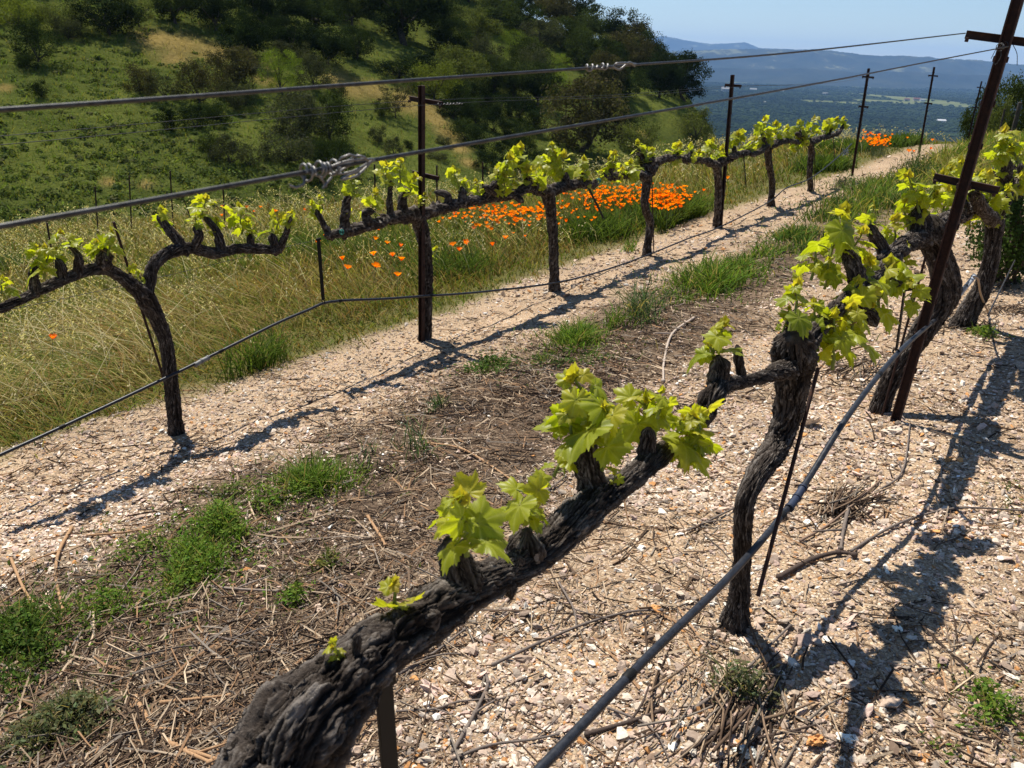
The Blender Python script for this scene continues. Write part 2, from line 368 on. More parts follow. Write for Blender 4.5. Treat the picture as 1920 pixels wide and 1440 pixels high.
# ------------------------------------------------------------------ hillside across the ravine (thin-plate surface through measured points)
HC = [(-500, 440, 38), (-500, 200, 50), (-500, 0, 66), (-500, -250, 90), (0, 440, 40), (0, 300, 47), (0, 200, 54), (0, 60, 66), (0, -150, 90),
      (250, 430, 43), (250, 300, 51), (250, 150, 63), (250, 0, 80), (450, 420, 46), (450, 300, 53), (450, 150, 68), (450, 0, 90), (450, -120, 112),
      (650, 400, 52), (650, 300, 60), (650, 200, 70), (650, 100, 84), (650, 0, 104), (800, 370, 57), (850, 320, 64), (800, 200, 77), (800, 100, 95), (800, 0, 120), (800, -60, 140),
      (950, 350, 64), (950, 260, 78), (950, 160, 95), (950, 70, 118), (1050, 330, 70), (1050, 240, 86), (1050, 150, 104), (1050, 70, 128),
      (1150, 320, 76), (1150, 230, 94), (1150, 150, 116), (1150, 110, 132), (1230, 300, 84), (1230, 220, 106), (1230, 160, 128), (1290, 290, 90), (1290, 215, 118), (1300, 190, 134), (1345, 262, 108), (1330, 232, 122)]
HP = []
for px, py, d in HC:
    q = ray(px, py); HP.append(q / q[1] * d)
for px, d, z in [(650, 170, 10), (800, 190, 4), (950, 165, 0), (1050, 175, -4), (1150, 180, -8), (1230, 175, -14), (1310, 170, -20), (1400, 100, -17), (1420, 130, -24), (1450, 160, -34), (1560, 110, -34)]:
    q = ray(px, 0); HP.append(np.array([q[0] / q[1] * d, d, z]))
HP = np.array(HP)
def _tps(A, B):
    r2 = ((A[:, None] - B[None]) ** 2).sum(-1) + 1e-9; return .5 * r2 * np.log(r2)
_n = len(HP); _K = np.zeros((_n + 3, _n + 3)); _xy = HP[:, :2] / 50
_K[:_n, :_n] = _tps(_xy, _xy) + np.eye(_n) * .002; _K[:_n, _n] = 1; _K[:_n, _n + 1:] = _xy; _K[_n:, :_n] = _K[:_n, _n:].T
_w = np.linalg.solve(_K, np.concatenate([HP[:, 2], np.zeros(3)]))
def H(x, y):
    x = np.atleast_1d(np.asarray(x, float)); y = np.atleast_1d(np.asarray(y, float)); p = np.stack([x, y], 1) / 50
    return _tps(p, _xy) @ _w[:_n] + _w[_n] + p @ _w[_n + 1:] + .35 * fbm(xy3(x, y, .12), 3, 41)
def onhill(px, py):
    q = ray(px, py); q = q / q[1]; k = np.linspace(34, 190, 500)
    e = q[2] * k - H(q[0] * k, k); w = np.where((e[:-1] > 0) & (e[1:] <= 0))[0]
    d = k[w[0] + 1] if len(w) else k[int(np.argmin(np.abs(e)))]
    x = q[0] * d; return np.array([x, d, float(H(x, d)[0])]), bool(len(w))
ua = np.linspace(-700, 1480, 260); dd = np.geomspace(34, 205, 170)
rx = np.array([ray(u, 0)[0] / ray(u, 0)[1] for u in ua])
X = rx[:, None] * dd[None]; Y = np.repeat(dd[None], len(ua), 0); xf, yf = X.ravel(), Y.ravel(); Z = H(xf, yf)
nx, ny = X.shape; i = np.arange(nx - 1)[:, None]; j = np.arange(ny - 1)[None]
FH = np.stack([i * ny + j, (i + 1) * ny + j, (i + 1) * ny + j + 1, i * ny + j + 1], -1).reshape(-1, 4)
# dry golden grass (1) and fresh green grass (2) grow in patches
GOLD = [(300, 75, 34), (345, 85, 40), (400, 95, 36), (330, 110, 22), (480, 125, 22), (500, 150, 20), (630, 150, 26), (660, 165, 30), (700, 170, 26), (760, 190, 26), (800, 205, 22), (820, 225, 20), (840, 250, 20), (860, 275, 16), (880, 305, 14),
        (6, 165, 14), (205, 345, 14), (275, 350, 12), (1205, 250, 10)]
LUSH = [(690, 90, 26), (720, 100, 26), (745, 85, 20), (780, 75, 18), (700, 240, 40), (740, 270, 40), (690, 300, 30), (800, 300, 30), (1230, 205, 44), (1280, 215, 34), (1210, 195, 26), (1320, 238, 30), (1260, 240, 34), (1180, 240, 24), (150, 80, 40), (250, 110, 40), (460, 250, 30), (60, 60, 40), (210, 200, 60), (100, 300, 80)]
gold = np.zeros(len(xf)); lush = np.zeros(len(xf)); nz = fbm(xy3(xf, yf, .22), 4, 51)
for lst, arr in ((GOLD, gold), (LUSH, lush)):
    for px, py, r in lst:
        p, ok = onhill(px, py); q, _ = onhill(px, py + r * .7); R1 = r / F * p[1] * 1.05; R2 = max(abs(p[1] - q[1]), R1 * .8)
        w = np.exp(-(((xf - p[0]) / R1) ** 2 + ((yf - p[1]) / R2) ** 2) ** 1.5 * .8 ) ; arr[:] = np.maximum(arr, w)
gold = np.clip(gold + .35 * nz * (gold > .05), 0, 1); lush = np.clip(lush + .3 * nz * (lush > .05), 0, 1)
mb = MB(); mb.add(np.stack([xf, yf, Z], 1), FH, np.stack([gold, lush, np.clip(.5 + nz, 0, 1), np.ones_like(gold)], 1))
m, nt, o = mat('hillside_grass'); s = sep(nt, attr(nt).outputs['Color']); pos = geopos(nt)
n1 = noise(nt, 1.6, 6, .7, pos); n2 = noise(nt, .35, 4, .6, pos)
c = ramp(nt, [(.3, (.06, .078, .018)), (.5, (.105, .13, .03)), (.7, (.15, .17, .04))], n1.outputs[0]).outputs[0]
c = mixc(nt, s[1], c, ramp(nt, [(.3, (.10, .125, .028)), (.7, (.185, .205, .045))], n1.outputs[0]).outputs[0])
c = mixc(nt, s[0], c, ramp(nt, [(.3, (.24, .18, .055)), (.7, (.42, .31, .11))], n1.outputs[0]).outputs[0])
c = mixc(nt, .5, c, ramp(nt, [(.35, (.7, .72, .7)), (.65, (1.25, 1.2, 1.1))], n2.outputs[0]).outputs[0], 'MULTIPLY')
diff(nt, o, c, nrm=bump(nt, noise(nt, 3.5, 5, .7, pos).outputs[0], .8, .35))
tag(mb.obj('hillside', m, smooth=True), 'steep green and golden hillside across the ravine', 'hill', kind='structure')
# ------------------------------------------------------------------ valley floor, far woods and mountains
VZ = -135.0
az = np.linspace(math.radians(-45), math.radians(48), 420); dv = np.concatenate([np.geomspace(140, 1400, 30)[:-1], np.geomspace(1400, 9500, 260)])
X = np.sin(az)[:, None] * dv[None]; Y = np.cos(az)[:, None] * dv[None]; xf, yf = X.ravel(), Y.ravel(); rr = np.hypot(xf, yf)
base = VZ + 22 * fbm(xy3(xf, yf, 1 / 1300.), 3, 61) + np.clip((1200 - rr) / 1060, 0, 1) ** 1.5 * 62
def valleyz(x, y): return VZ + 22 * fbm(xy3(np.atleast_1d(x), np.atleast_1d(y), 1 / 1300.), 3, 61) + np.clip((1200 - np.hypot(x, y)) / 1060, 0, 1) ** 1.5 * 62
def onvalley(px, py):
    q = ray(px, py); q = q / q[1]; k = np.linspace(600, 9000, 6000); e = q[2] * k - valleyz(q[0] * k, k); w = np.argmax(e < 0); d = k[w]
    return np.array([q[0] * d, d, float(valleyz(q[0] * d, d)[0])])
fld = np.zeros(len(xf))
FIELD = [(1345, 153, 60, 5), (1400, 158, 60, 4), (1470, 160, 60, 3), (1570, 160, 60, 4), (1625, 163, 50, 3), (1690, 183, 45, 6), (1735, 190, 40, 5), (1655, 190, 60, 2.5), (1560, 192, 60, 2.5), (1350, 172, 22, 2), (1880, 172, 30, 3), (1770, 231, 16, 2)]
for px, py, wx, wy in FIELD:
    p = onvalley(px, py); a = onvalley(px, py - wy); b = onvalley(px, py + wy); R1 = wx / F * p[1]; R2 = max(abs(a[1] - b[1]) / 2, 25)
    fld = np.maximum(fld, (np.exp(-((np.abs(xf - p[0]) / R1) ** 4 + (np.abs(yf - p[1]) / R2) ** 4)) > .4))
wood = fbm(xy3(xf, yf, 1 / 330.), 4, 62)
can = rng.random(len(xf)) * 1.2 * (1 - fld) * np.clip((rr - 500) / 600, 0, 1)
Z = base + can * np.clip(.55 + wood, .1, 1)
nx, ny = X.shape; i = np.arange(nx - 1)[:, None]; j = np.arange(ny - 1)[None]
FV = np.stack([i * ny + j, (i + 1) * ny + j, (i + 1) * ny + j + 1, i * ny + j + 1], -1).reshape(-1, 4)
mb = MB(); mb.add(np.stack([xf, yf, Z], 1), FV, np.stack([fld, np.clip(.5 + wood, 0, 1), rng.random(len(xf)), np.ones_like(fld)], 1))
m, nt, o = mat('valley_floor'); s = sep(nt, attr(nt).outputs['Color']); pos = geopos(nt)
n1 = noise(nt, .012, 5, .7, pos)
c = ramp(nt, [(.3, (.02, .03, .012)), (.5, (.03, .044, .016)), (.66, (.042, .056, .02)), (.78, (.075, .082, .032))], n1.outputs[0]).outputs[0]
c = mixc(nt, .6, c, ramp(nt, [(0, (.9, .9, .9)), (1, (1.1, 1.1, 1.08))], s[2]).outputs[0], 'MULTIPLY')
c = mixc(nt, s[0], c, ramp(nt, [(.35, (.11, .14, .045)), (.65, (.20, .20, .09))], n1.outputs[0]).outputs[0])
diff(nt, o, c)
tag(mb.obj('valley', m, smooth=True), 'wide wooded valley floor with pale fields far below', 'valley', kind='structure')
def mountain(name, label, prof, dist, width, seed, cols, rough):
    a = np.array([p[0] for p in prof], float); b = np.array([p[1] for p in prof], float)
    u = np.linspace(a[0], a[-1], 420); top = np.interp(u, a, b)
    R0 = np.array([ray(x, y) / ray(x, y)[1] for x, y in zip(u, top)])
    v = np.linspace(-1, 1, 46); ext = (1 - np.abs(v)) ** 1.15
    Xs = R0[:, 0:1] * (dist + v[None] * width); Ys = np.repeat((dist + v * width)[None], len(u), 0)
    crest = R0[:, 2] * dist
    nzr = fbm(np.stack([Xs.ravel() / 900, Ys.ravel() / 900, np.zeros(Xs.size)], 1), 5, seed).reshape(Xs.shape)
    Zs = (VZ - 20) + (crest[:, None] - VZ + 20) * np.clip(ext[None] * (1 + 1.6 * rough * nzr * np.clip(np.abs(v)[None] * 5, 0, 1)), 0, 1.0)
    Zs += (rng.random(Xs.shape) * 9)
    nx, ny = Xs.shape; i = np.arange(nx - 1)[:, None]; j = np.arange(ny - 1)[None]
    Fm = np.stack([i * ny + j, (i + 1) * ny + j, (i + 1) * ny + j + 1, i * ny + j + 1], -1).reshape(-1, 4)
    mb = MB(); mb.add(np.stack([Xs.ravel(), Ys.ravel(), Zs.ravel()], 1), Fm)
    m, nt, o = mat(name + '_woods'); n1 = noise(nt, .0035, 6, .65, geopos(nt))
    diff(nt, o, ramp(nt, cols, n1.outputs[0]).outputs[0])
    tag(mb.obj(name, m, smooth=True), label, 'mountain', kind='structure')
MC = [(.35, (.025, .034, .018)), (.58, (.05, .055, .03)), (.66, (.20, .20, .10))]
mountain('far_mountains', 'pale blue mountain range on the horizon', [(700, 60), (1000, 74), (1150, 78), (1190, 71), (1212, 75), (1240, 68), (1262, 71), (1290, 76), (1330, 82), (1355, 81), (1382, 79), (1397, 78), (1424, 90), (1480, 92), (1560, 100), (1700, 112), (2100, 140)], 15000, 2300, 71, MC, .45)
mountain('middle_mountains', 'blue wooded ridge before the far range', [(700, 100), (1100, 100), (1250, 98), (1330, 95), (1430, 92), (1500, 94), (1530, 93), (1560, 95), (1590, 99), (1650, 103), (1700, 105), (1760, 110), (1800, 112), (1840, 114), (1900, 121), (2000, 126), (2300, 150)], 9300, 1500, 72, MC, .7)
mountain('low_hills', 'low dark wooded hills at the valley edge', [(700, 118), (1100, 124), (1300, 126), (1400, 131), (1500, 128), (1600, 136), (1700, 134), (1800, 140), (1900, 142), (2200, 160)], 7600, 900, 73, [(.35, (.02, .028, .016)), (.7, (.05, .055, .03))], .6)
# ------------------------------------------------------------------ grape leaves
def leaf_proto(n, rings, seed):
    r = np.random.default_rng(seed)
    key = np.array([0, 10, 26, 40, 50, 60, 78, 94, 105, 116, 138, 158, 172, 180.]); rad = np.array([1.0, .9, .66, .78, .9, .76, .6, .72, .8, .68, .6, .56, .4, .1])
    ph = np.linspace(-180, 180, n); a = np.abs(ph)
    R = np.interp(a, key, rad) * (1 + .06 * r.standard_normal())
    R = R * (1 + .055 * np.where(np.arange(n) % 2 == 0, 1, -1) * (a < 165)) + .03 * r.standard_normal(n)
    if n > 40: R = R * (1 + .03 * np.sin(np.radians(ph) * 9 + r.random() * 6))
    p = np.radians(ph); vein = np.zeros(n); dv = np.min(np.abs(a[:, None] - np.array([0, 50, 105, 150])[None]), 1); vein[dv < 180 / n * 1.05] = 1
    pleat = np.cos(np.radians(dv) * 6.2)
    V = [[0, 0, 0]]; C = [[0, 1, 0]]
    cup = .12 + .22 * r.random(); fold = .10 + .25 * r.random(); ph0 = r.random() * 6
    for k in range(1, rings + 1):
        f = k / rings; x = np.sin(p) * R * f; y = np.cos(p) * R * f
        z = -cup * (x * x + y * y) + fold * np.abs(x) * (1 - .6 * f) + .055 * pleat * f + .07 * f * f * np.sin(p * 3 + ph0) - .16 * np.maximum(y, 0) ** 2 * f
        V += list(np.stack([x, y, z], 1)); C += list(np.stack([np.zeros(n), vein, np.zeros(n)], 1))
    V = np.array(V); C = np.array(C); tri = [[0, 1 + i, 2 + i] for i in range(n - 1)]; qd = []
    for k in range(rings - 1):
        b = 1 + k * n; qd += [[b + i, b + n + i, b + n + i + 1, b + i + 1] for i in range(n - 1)]
    return V, C, np.array(tri), np.array(qd) if qd else None
LEAF_HI = [leaf_proto(61, 4, k) for k in range(6)]
LEAF_LO = [leaf_proto(25, 2, 20 + k) for k in range(5)]
def put_leaf(mb, P, tipdir, nrm, size, tint, young, hi):
    V, C, tr, qd = (LEAF_HI if hi else LEAF_LO)[rng.integers(len(LEAF_HI if hi else LEAF_LO))]
    y = unit(tipdir); z = unit(np.asarray(nrm) - y * np.dot(nrm, y)); x = np.cross(y, z)
    W = P + size * (V[:, :1] * x * rng.uniform(.9, 1.12) + V[:, 1:2] * y + V[:, 2:3] * z)
    c = np.stack([np.full(len(V), tint) + .1 * (np.linalg.norm(V, axis=1) - .5), C[:, 1], np.full(len(V), young), np.ones(len(V))], 1)
    mb.add(W, tr, c, 0)
    if qd is not None: mb.add(W, qd, c, 0)
STEMC = (.16, .19, .035, 1); STEMR = (.22, .13, .05, 1)
UP = np.array([0, 0, 1.])
def shoot(parent, center, size, n, hi, fs=1.0, tilt=None, young=0.0, drop=0.0):
    """a young shoot: green stem, petioles, spread leaves and a pink tuft at the tip"""
    mb = MB(); c = np.asarray(center, float)
    lean = rng.normal(0, .28, 3) * [1, 1, 0] if tilt is None else np.asarray(tilt, float)
    ax = unit(UP + lean); L = size * (.95 if hi else .85)
    b = c - ax * L * .55; P = [b]
    for k in range(1, 5): P.append(b + ax * L * k / 4 + rng.normal(0, .03 * L, 3))
    P = np.array(P); tube(mb, P, np.linspace(.0052, .0026, 5) * (size / .13) ** .5, .02 if hi else .05, 6 if hi else 4, STEMC, 1, False)
    a0 = rng.random() * 6.28
    for k in range(n):
        f = .12 + .83 * k / max(1, n - 1); node = P[0] + (P[-1] - P[0]) * f
        az = a0 + k * 2.55 + rng.normal(0, .35); out = np.array([math.cos(az), math.sin(az), 0])
        lsz = size * (rng.uniform(.24, .52) if hi else rng.uniform(.20, .35)) * (1 - .4 * f ** 2) * fs
        up = rng.uniform(-.15, .55) - drop
        pd = unit(out + UP * (.35 + up)); pl = lsz * rng.uniform(.45, 1.0); q = node + pd * pl
        tube(mb, [node, node + pd * pl * .5 + UP * pl * .06, q], [.0018 * (size / .13) ** .5] * 3, .03, 4, STEMR if rng.random() < .5 else STEMC, 1, False)
        tip = unit(out * rng.uniform(.5, 1) + UP * (rng.uniform(-.85, .35) if hi else rng.uniform(-.5, .8)) + rng.normal(0, .3, 3))
        nr = unit(UP * rng.uniform(.35, 1) + out * rng.uniform(.2, .9) + rng.normal(0, .3, 3))
        put_leaf(mb, q, tip, nr, lsz, np.clip(.35 + .35 * f + rng.normal(0, .16), 0, 1), young * rng.random() + (.25 * rng.random() if f > .8 else 0), hi)
    for k in range(3):                                              # unopened tip
        az = rng.random() * 6.28; out = np.array([math.cos(az), math.sin(az), 0])
        put_leaf(mb, P[-1], unit(UP + out * .6), unit(out - UP * .2), size * rng.uniform(.13, .2), .8, rng.uniform(.1, .55), False)
    return mb.obj('shoot', [M['leaf'], M['stem']], parent, smooth=True)
def conv(pts, c, y0=None):
    P = []; R = []
    for q in pts:
        if y0 is not None: r_ = ray(q[0], q[1]); p = r_ / r_[1] * y0; P.append(p); R.append(q[2] * .5 / F * depth(p)); continue
        off = q[3] if len(q) > 3 else 0.0
        p = onrow(q[0], q[1], c + off); P.append(p); R.append(q[2] * .5 / F * depth(p) * (.9 if c < -2 else 1.0))
    return np.array(P), np.array(R)
def near(A, q):
    z = A @ _fw; d = (CX + F * (A @ CR) / z - q[0]) ** 2 + (CY - F * (A @ CU) / z - q[1]) ** 2; return A[int(np.argmin(d))]
def vine(name, label, c, trunk, arms, spurs, shoots, hi, group, seed, extra=None, y0=None, fs=1.0):
    if trunk is None: TP, TR = extra
    else:
        TP, TR = conv(trunk, c, y0)
        if y0 is not None: c = float(TP[-1] @ NR)
        b = TP[0].copy(); b[2] = min(b[2], float(G(b[0], b[1])) - .04); TP = np.vstack([b, TP[1:]])
    bl = TP[0].copy(); bl[2] = float(G(bl[0], bl[1]))
    t = thing(name, label, 'grapevine', bl, group)
    fine = 1.0 if hi else 2.2
    mb = MB(); bark(mb, TP, TR * .97, .0055 * fine, 130 if hi else 30, seed, .16, .20, .75, .16 if hi else .02)
    for k in range(26 if hi else 8):                                # shaggy strips of peeling bark
        j = rng.integers(1, len(TP)); f = rng.random(); p = TP[j - 1] * (1 - f) + TP[j] * f; rr_ = TR[j - 1] * (1 - f) + TR[j] * f
        an = rng.random() * 6.28; o = np.array([math.cos(an), math.sin(an), 0]); ln = rng.uniform(.03, .09); w = rng.uniform(.002, .004)
        sd = np.array([-o[1], o[0], 0]); tx = unit(TP[j] - TP[j - 1])
        A = p + o * rr_ * .97; B = A + tx * ln * .5 + o * .006; Cc = A - tx * ln * .3 + o * rng.uniform(.004, .018)
        mb.add(np.array([A - sd * w, A + sd * w, B + sd * w, B - sd * w, Cc + sd * w * .5, Cc - sd * w * .5]), [[0, 1, 2, 3], [1, 0, 5, 4]], (.6, .5, .5, 1))
    tr = mb.obj('trunk', M['bark'], t, smooth=True)
    AO = []; SK = [TP]
    for k, a in enumerate(arms):
        P, R = conv(a, c); SK.append(spline(P, R, .03)[0]); mb = MB(); bark(mb, P, R, .0042 * fine, 190 if hi else 26, seed + 7 * k + 3, .30 if hi else .42, .19, .6, .2 if hi else .02)
        for q in range(max(2, int(len(P) * (1.0 if hi else 2.2)))):           # old pruning knots
            j = rng.integers(1, len(P)); f = rng.random(); p = P[j - 1] * (1 - f) + P[j] * f; r0 = R[j - 1] * (1 - f) + R[j] * f
            o = unit(rng.normal(0, 1, 3) + UP * .8); kr = r0 * (rng.uniform(.22, .42) if hi else rng.uniform(.35, .75))
            bark(mb, np.array([p + o * r0 * .55, p + o * (r0 * .95), p + o * (r0 * 1.0 + kr * rng.uniform(.3, .9))]), [kr * 1.2, kr, kr * .75], kr * .2, 36 if hi else 10, seed + q + 31, .5, .25, .5)
        AO.append(mb.obj('cordon', M['bark'], t, smooth=True))
    for k, (ai, sp) in enumerate(spurs):
        A_ = np.vstack(SK); b0 = near(A_, sp[0]); P, R = conv(sp, c, b0[1]); SK.append(P); mb = MB()
        P = np.vstack([P[0] + (P[0] - P[1]) * .3, P]); R = np.concatenate([[R[0]], R])
        bark(mb, P, R, .004 * fine, 80 if hi else 18, seed + 60 + k, .36, .2, .55, .16 if hi else 0)
        mb.obj('spur', M['bark'], AO[ai] if ai is not None else tr, smooth=True)
    for sh in shoots:
        b0 = near(np.vstack(SK), sh); r_ = ray(sh[0], sh[1] + (4 if not hi else 0)); p = r_ / r_[1] * (b0[1] + rng.normal(0, .02)); sz = sh[2] / F * depth(p)
        n = sh[3] + 2 if len(sh) > 3 else int(np.clip(sz / .015, 6, 12))
        shoot(t, p, sz * 1.18, n, hi, fs, young=sh[4] if len(sh) > 4 else .05, drop=.1)
    return t
GN, GL = 'grapevines of the near row', 'grapevines of the far row'
p0 = stz(.16, TN, -1.56)
vine('grapevine', 'thick gnarled cordon filling the bottom left foreground, nearest vine to the viewer', TN, None,
     [[(180, 1740, 190), (400, 1560, 180), (502, 1450, 168), (572, 1347, 184), (646, 1279, 152), (706, 1224, 124), (775, 1172, 102), (835, 1135, 88), (895, 1095, 80), (962, 1068, 66), (1025, 1028, 62), (1085, 968, 72), (1130, 930, 58), (1190, 890, 44), (1235, 855, 42), (1255, 832, 36)]],
     [(0, [(1112, 930, 62), (1104, 880, 50), (1096, 820, 44)]), (0, [(985, 1050, 66), (983, 1020, 60), (985, 1000, 50)]), (0, [(868, 1100, 80), (852, 1050, 56), (842, 1018, 48)]),
      (0, [(752, 1190, 40), (745, 1160, 30), (741, 1148, 26)]), (0, [(664, 1250, 17), (667, 1222, 16), (671, 1192, 16)]), (0, [(638, 1266, 52), (622, 1246, 44), (614, 1236, 34)]), (0, [(556, 1325, 66), (530, 1298, 52), (520, 1286, 40)]),
      (0, [(1212, 850, 34), (1215, 822, 30), (1216, 805, 26)])],
     [(868, 985, 105, 8), (850, 960, 70, 4), (985, 945, 95, 7), (1000, 965, 60, 3), (1100, 760, 115, 8), (1072, 800, 80, 5), (1130, 800, 85, 5), (1052, 865, 55, 4), (1136, 850, 55, 3), (1152, 905, 30, 3), (1212, 775, 95, 8), (1236, 755, 55, 4), (1290, 825, 90, 8), (1310, 815, 70, 5), (1275, 795, 45, 4),
      (740, 1128, 82, 4, .5), (630, 1222, 36, 4, .3), (612, 1338, 46, 5, .1), (545, 1375, 18, 3)], True, GN, 3,
     (np.array([p0, stz(.15, TN, -1.3), stz(.14, TN + .01, -1.05), stz(.15, TN, -.85), stz(.22, TN, -.72)]), np.array([.07, .055, .052, .058, .066])))
vine('grapevine', 'shaggy twisted vine trunk in front of the leaning rusty stake, second of the near row', TN,
     [(1378, 1165, 62), (1384, 1130, 42), (1390, 1070, 34), (1393, 1000, 33), (1396, 945, 36), (1420, 890, 42), (1458, 835, 50), (1474, 790, 53), (1482, 745, 58), (1488, 700, 70), (1491, 660, 80), (1489, 636, 74)],
     [[(1478, 690, 44), (1435, 706, 24), (1392, 716, 25), (1357, 722, 32), (1336, 742, 44), (1324, 772, 44), (1310, 800, 24)],
      [(1500, 665, 44), (1545, 602, 30), (1600, 552, 30), (1650, 508, 28), (1672, 490, 22)]],
     [(0, [(1346, 728, 40), (1348, 690, 36), (1346, 672, 30)]), (0, [(1392, 712, 14), (1386, 680, 20), (1382, 648, 13)]), (None, [(1482, 655, 40), (1486, 620, 27), (1487, 595, 22)]), (1, [(1606, 525, 32), (1596, 488, 28), (1578, 455, 24)]), (1, [(1612, 560, 26), (1634, 596, 28), (1642, 610, 18)]), (1, [(1655, 520, 16), (1690, 536, 16), (1712, 541, 10)])],
     [(1345, 638, 68, 5), (1335, 662, 46, 4), (1488, 572, 80, 7), (1475, 600, 45, 4), (1530, 612, 80, 7), (1562, 640, 90, 7), (1592, 618, 85, 7), (1652, 545, 100, 9), (1622, 528, 75, 6), (1596, 556, 60, 5), (1712, 552, 55, 4), (1575, 432, 85, 8), (1602, 462, 60, 5), (1528, 488, 62, 6), (1548, 512, 52, 5), (1612, 590, 60, 5)], True, GN, 17, None, None, .88)
vine('grapevine', 'stout vine leaning behind the rusty stake with two crossarms, near row', TN + .03,
     [(1642, 792, 44), (1655, 748, 34), (1676, 702, 34), (1706, 660, 36), (1736, 612, 44), (1764, 570, 50), (1774, 530, 50), (1762, 482, 46), (1745, 442, 58), (1741, 415, 56)],
     [[(1738, 445, 40), (1702, 456, 32), (1668, 482, 34), (1652, 486, 24)], [(1755, 425, 36), (1800, 402, 32), (1838, 386, 28)]],
     [(0, [(1660, 478, 24), (1642, 446, 22), (1632, 424, 18)]), (0, [(1725, 446, 44), (1722, 415, 42), (1722, 392, 34)]), (1, [(1800, 402, 30), (1806, 378, 26)]), (0, [(1672, 490, 30), (1680, 520, 26)])],
     [(1634, 412, 52), (1674, 440, 66), (1700, 402, 56), (1715, 362, 66), (1748, 358, 68), (1772, 386, 62), (1790, 350, 58), (1830, 358, 62), (1852, 386, 60), (1882, 376, 52), (1748, 430, 44), (1692, 482, 46), (1735, 390, 56), (1812, 400, 50)], True, GN, 29, None, 3.62, .74)
vine('grapevine', 'vine with pale split trunk at the right edge, beside the dark leafy bush', TN + .02,
     [(1800, 616, 46), (1818, 582, 36), (1842, 542, 32), (1856, 492, 28), (1862, 450, 30), (1866, 408, 34)],
     [[(1864, 415, 26), (1842, 392, 22), (1826, 362, 20)], [(1868, 402, 28), (1890, 360, 26), (1908, 325, 26)]],
     [(1, [(1890, 358, 24), (1886, 325, 22), (1890, 302, 18)]), (1, [(1905, 335, 22), (1908, 305, 20)]), (0, [(1832, 372, 18), (1815, 345, 14)])],
     [(1806, 325, 50), (1846, 345, 48), (1896, 272, 62), (1872, 290, 46), (1908, 302, 56), (1880, 338, 52), (1912, 350, 44)], True, GN, 37, None, 4.94, .74)
vine('grapevine', 'dark vine partly cut off by the right edge, farthest of the near row', TN + .02,
     [(1905, 505, 34), (1902, 460, 28), (1900, 420, 28), (1902, 372, 30), (1908, 335, 32)], [[(1905, 350, 26), (1885, 335, 22), (1870, 318, 18)], [(1908, 345, 26), (1935, 315, 24), (1960, 295, 22)]],
     [(0, [(1885, 335, 20), (1882, 312, 16)])], [(1880, 302, 36), (1905, 300, 40), (1930, 285, 40)], False, GN, 41, None, 6.63)
# the far row
vine('grapevine', 'wide Y shaped vine at the left edge of the photo before the tall oat grass', TL,
     [(332, 824, 46), (329, 800, 31), (321, 720, 29), (311, 645, 27), (293, 595, 32), (275, 560, 38), (268, 540, 36)],
     [[(272, 556, 34), (228, 520, 24), (190, 503, 24), (130, 520, 22), (70, 546, 20), (0, 578, 20), (-70, 590, 20)], [(276, 552, 26), (285, 505, 24), (312, 476, 24), (352, 465, 24), (400, 474, 22), (455, 466, 20), (523, 470, 20)]],
     [(0, [(68, 545, 20), (62, 515, 18), (70, 500, 14)]), (0, [(118, 522, 20), (112, 495, 16), (106, 486, 12)]), (0, [(146, 512, 16), (148, 485, 16), (140, 470, 10), (130, 460, 8)]), (0, [(196, 500, 26), (196, 480, 30), (198, 470, 22)]),
      (1, [(345, 468, 22), (325, 440, 18), (312, 425, 14), (296, 405, 10)]), (1, [(364, 464, 18), (374, 440, 16), (364, 428, 14)]), (1, [(415, 468, 18), (408, 438, 16), (396, 420, 12), (384, 408, 10)]), (1, [(470, 464, 14), (470, 440, 13)]), (1, [(516, 468, 18), (510, 440, 14)]), (1, [(524, 466, 14), (536, 440, 12), (545, 408, 9)])],
     [(3, 533, 30), (86, 492, 52), (70, 480, 34), (108, 478, 26), (130, 452, 44), (206, 458, 50), (178, 464, 26), (262, 517, 34), (303, 408, 40), (380, 394, 46), (405, 426, 30), (366, 414, 22), (452, 412, 44), (470, 428, 30), (520, 422, 38), (545, 410, 26)], True, GL, 51)
vine('grapevine', 'vine behind the first rusty stake, poppies to its right', TL - .03,
     [(795, 648, 40), (798, 620, 26), (800, 560, 26), (800, 490, 25), (790, 430, 30), (778, 398, 36)],
     [[(782, 402, 34), (742, 408, 24), (702, 420, 24), (642, 436, 22), (612, 440, 16)], [(790, 402, 30), (832, 390, 22), (882, 377, 22), (930, 371, 18), (960, 368, 14)]],
     [(0, [(618, 440, 16), (602, 412, 12), (593, 394, 10)]), (0, [(646, 434, 20), (648, 395, 18), (652, 372, 14), (664, 352, 7)]), (0, [(690, 418, 22), (686, 400, 18), (700, 396, 14)]), (0, [(732, 408, 16), (731, 370, 11), (733, 340, 8)]), (0, [(756, 402, 22), (755, 372, 16), (766, 362, 10)]), (1, [(840, 386, 16), (838, 366, 14), (816, 360, 10)]), (1, [(868, 378, 20), (866, 352, 14)]), (1, [(905, 374, 14), (930, 340, 12)])],
     [(590, 392, 36), (602, 376, 28), (660, 348, 40), (700, 378, 46), (722, 324, 44), (750, 318, 46), (772, 345, 40), (790, 372, 26), (855, 332, 42), (872, 345, 26), (895, 352, 36), (815, 470, 24), (652, 398, 24)], False, GL, 61)
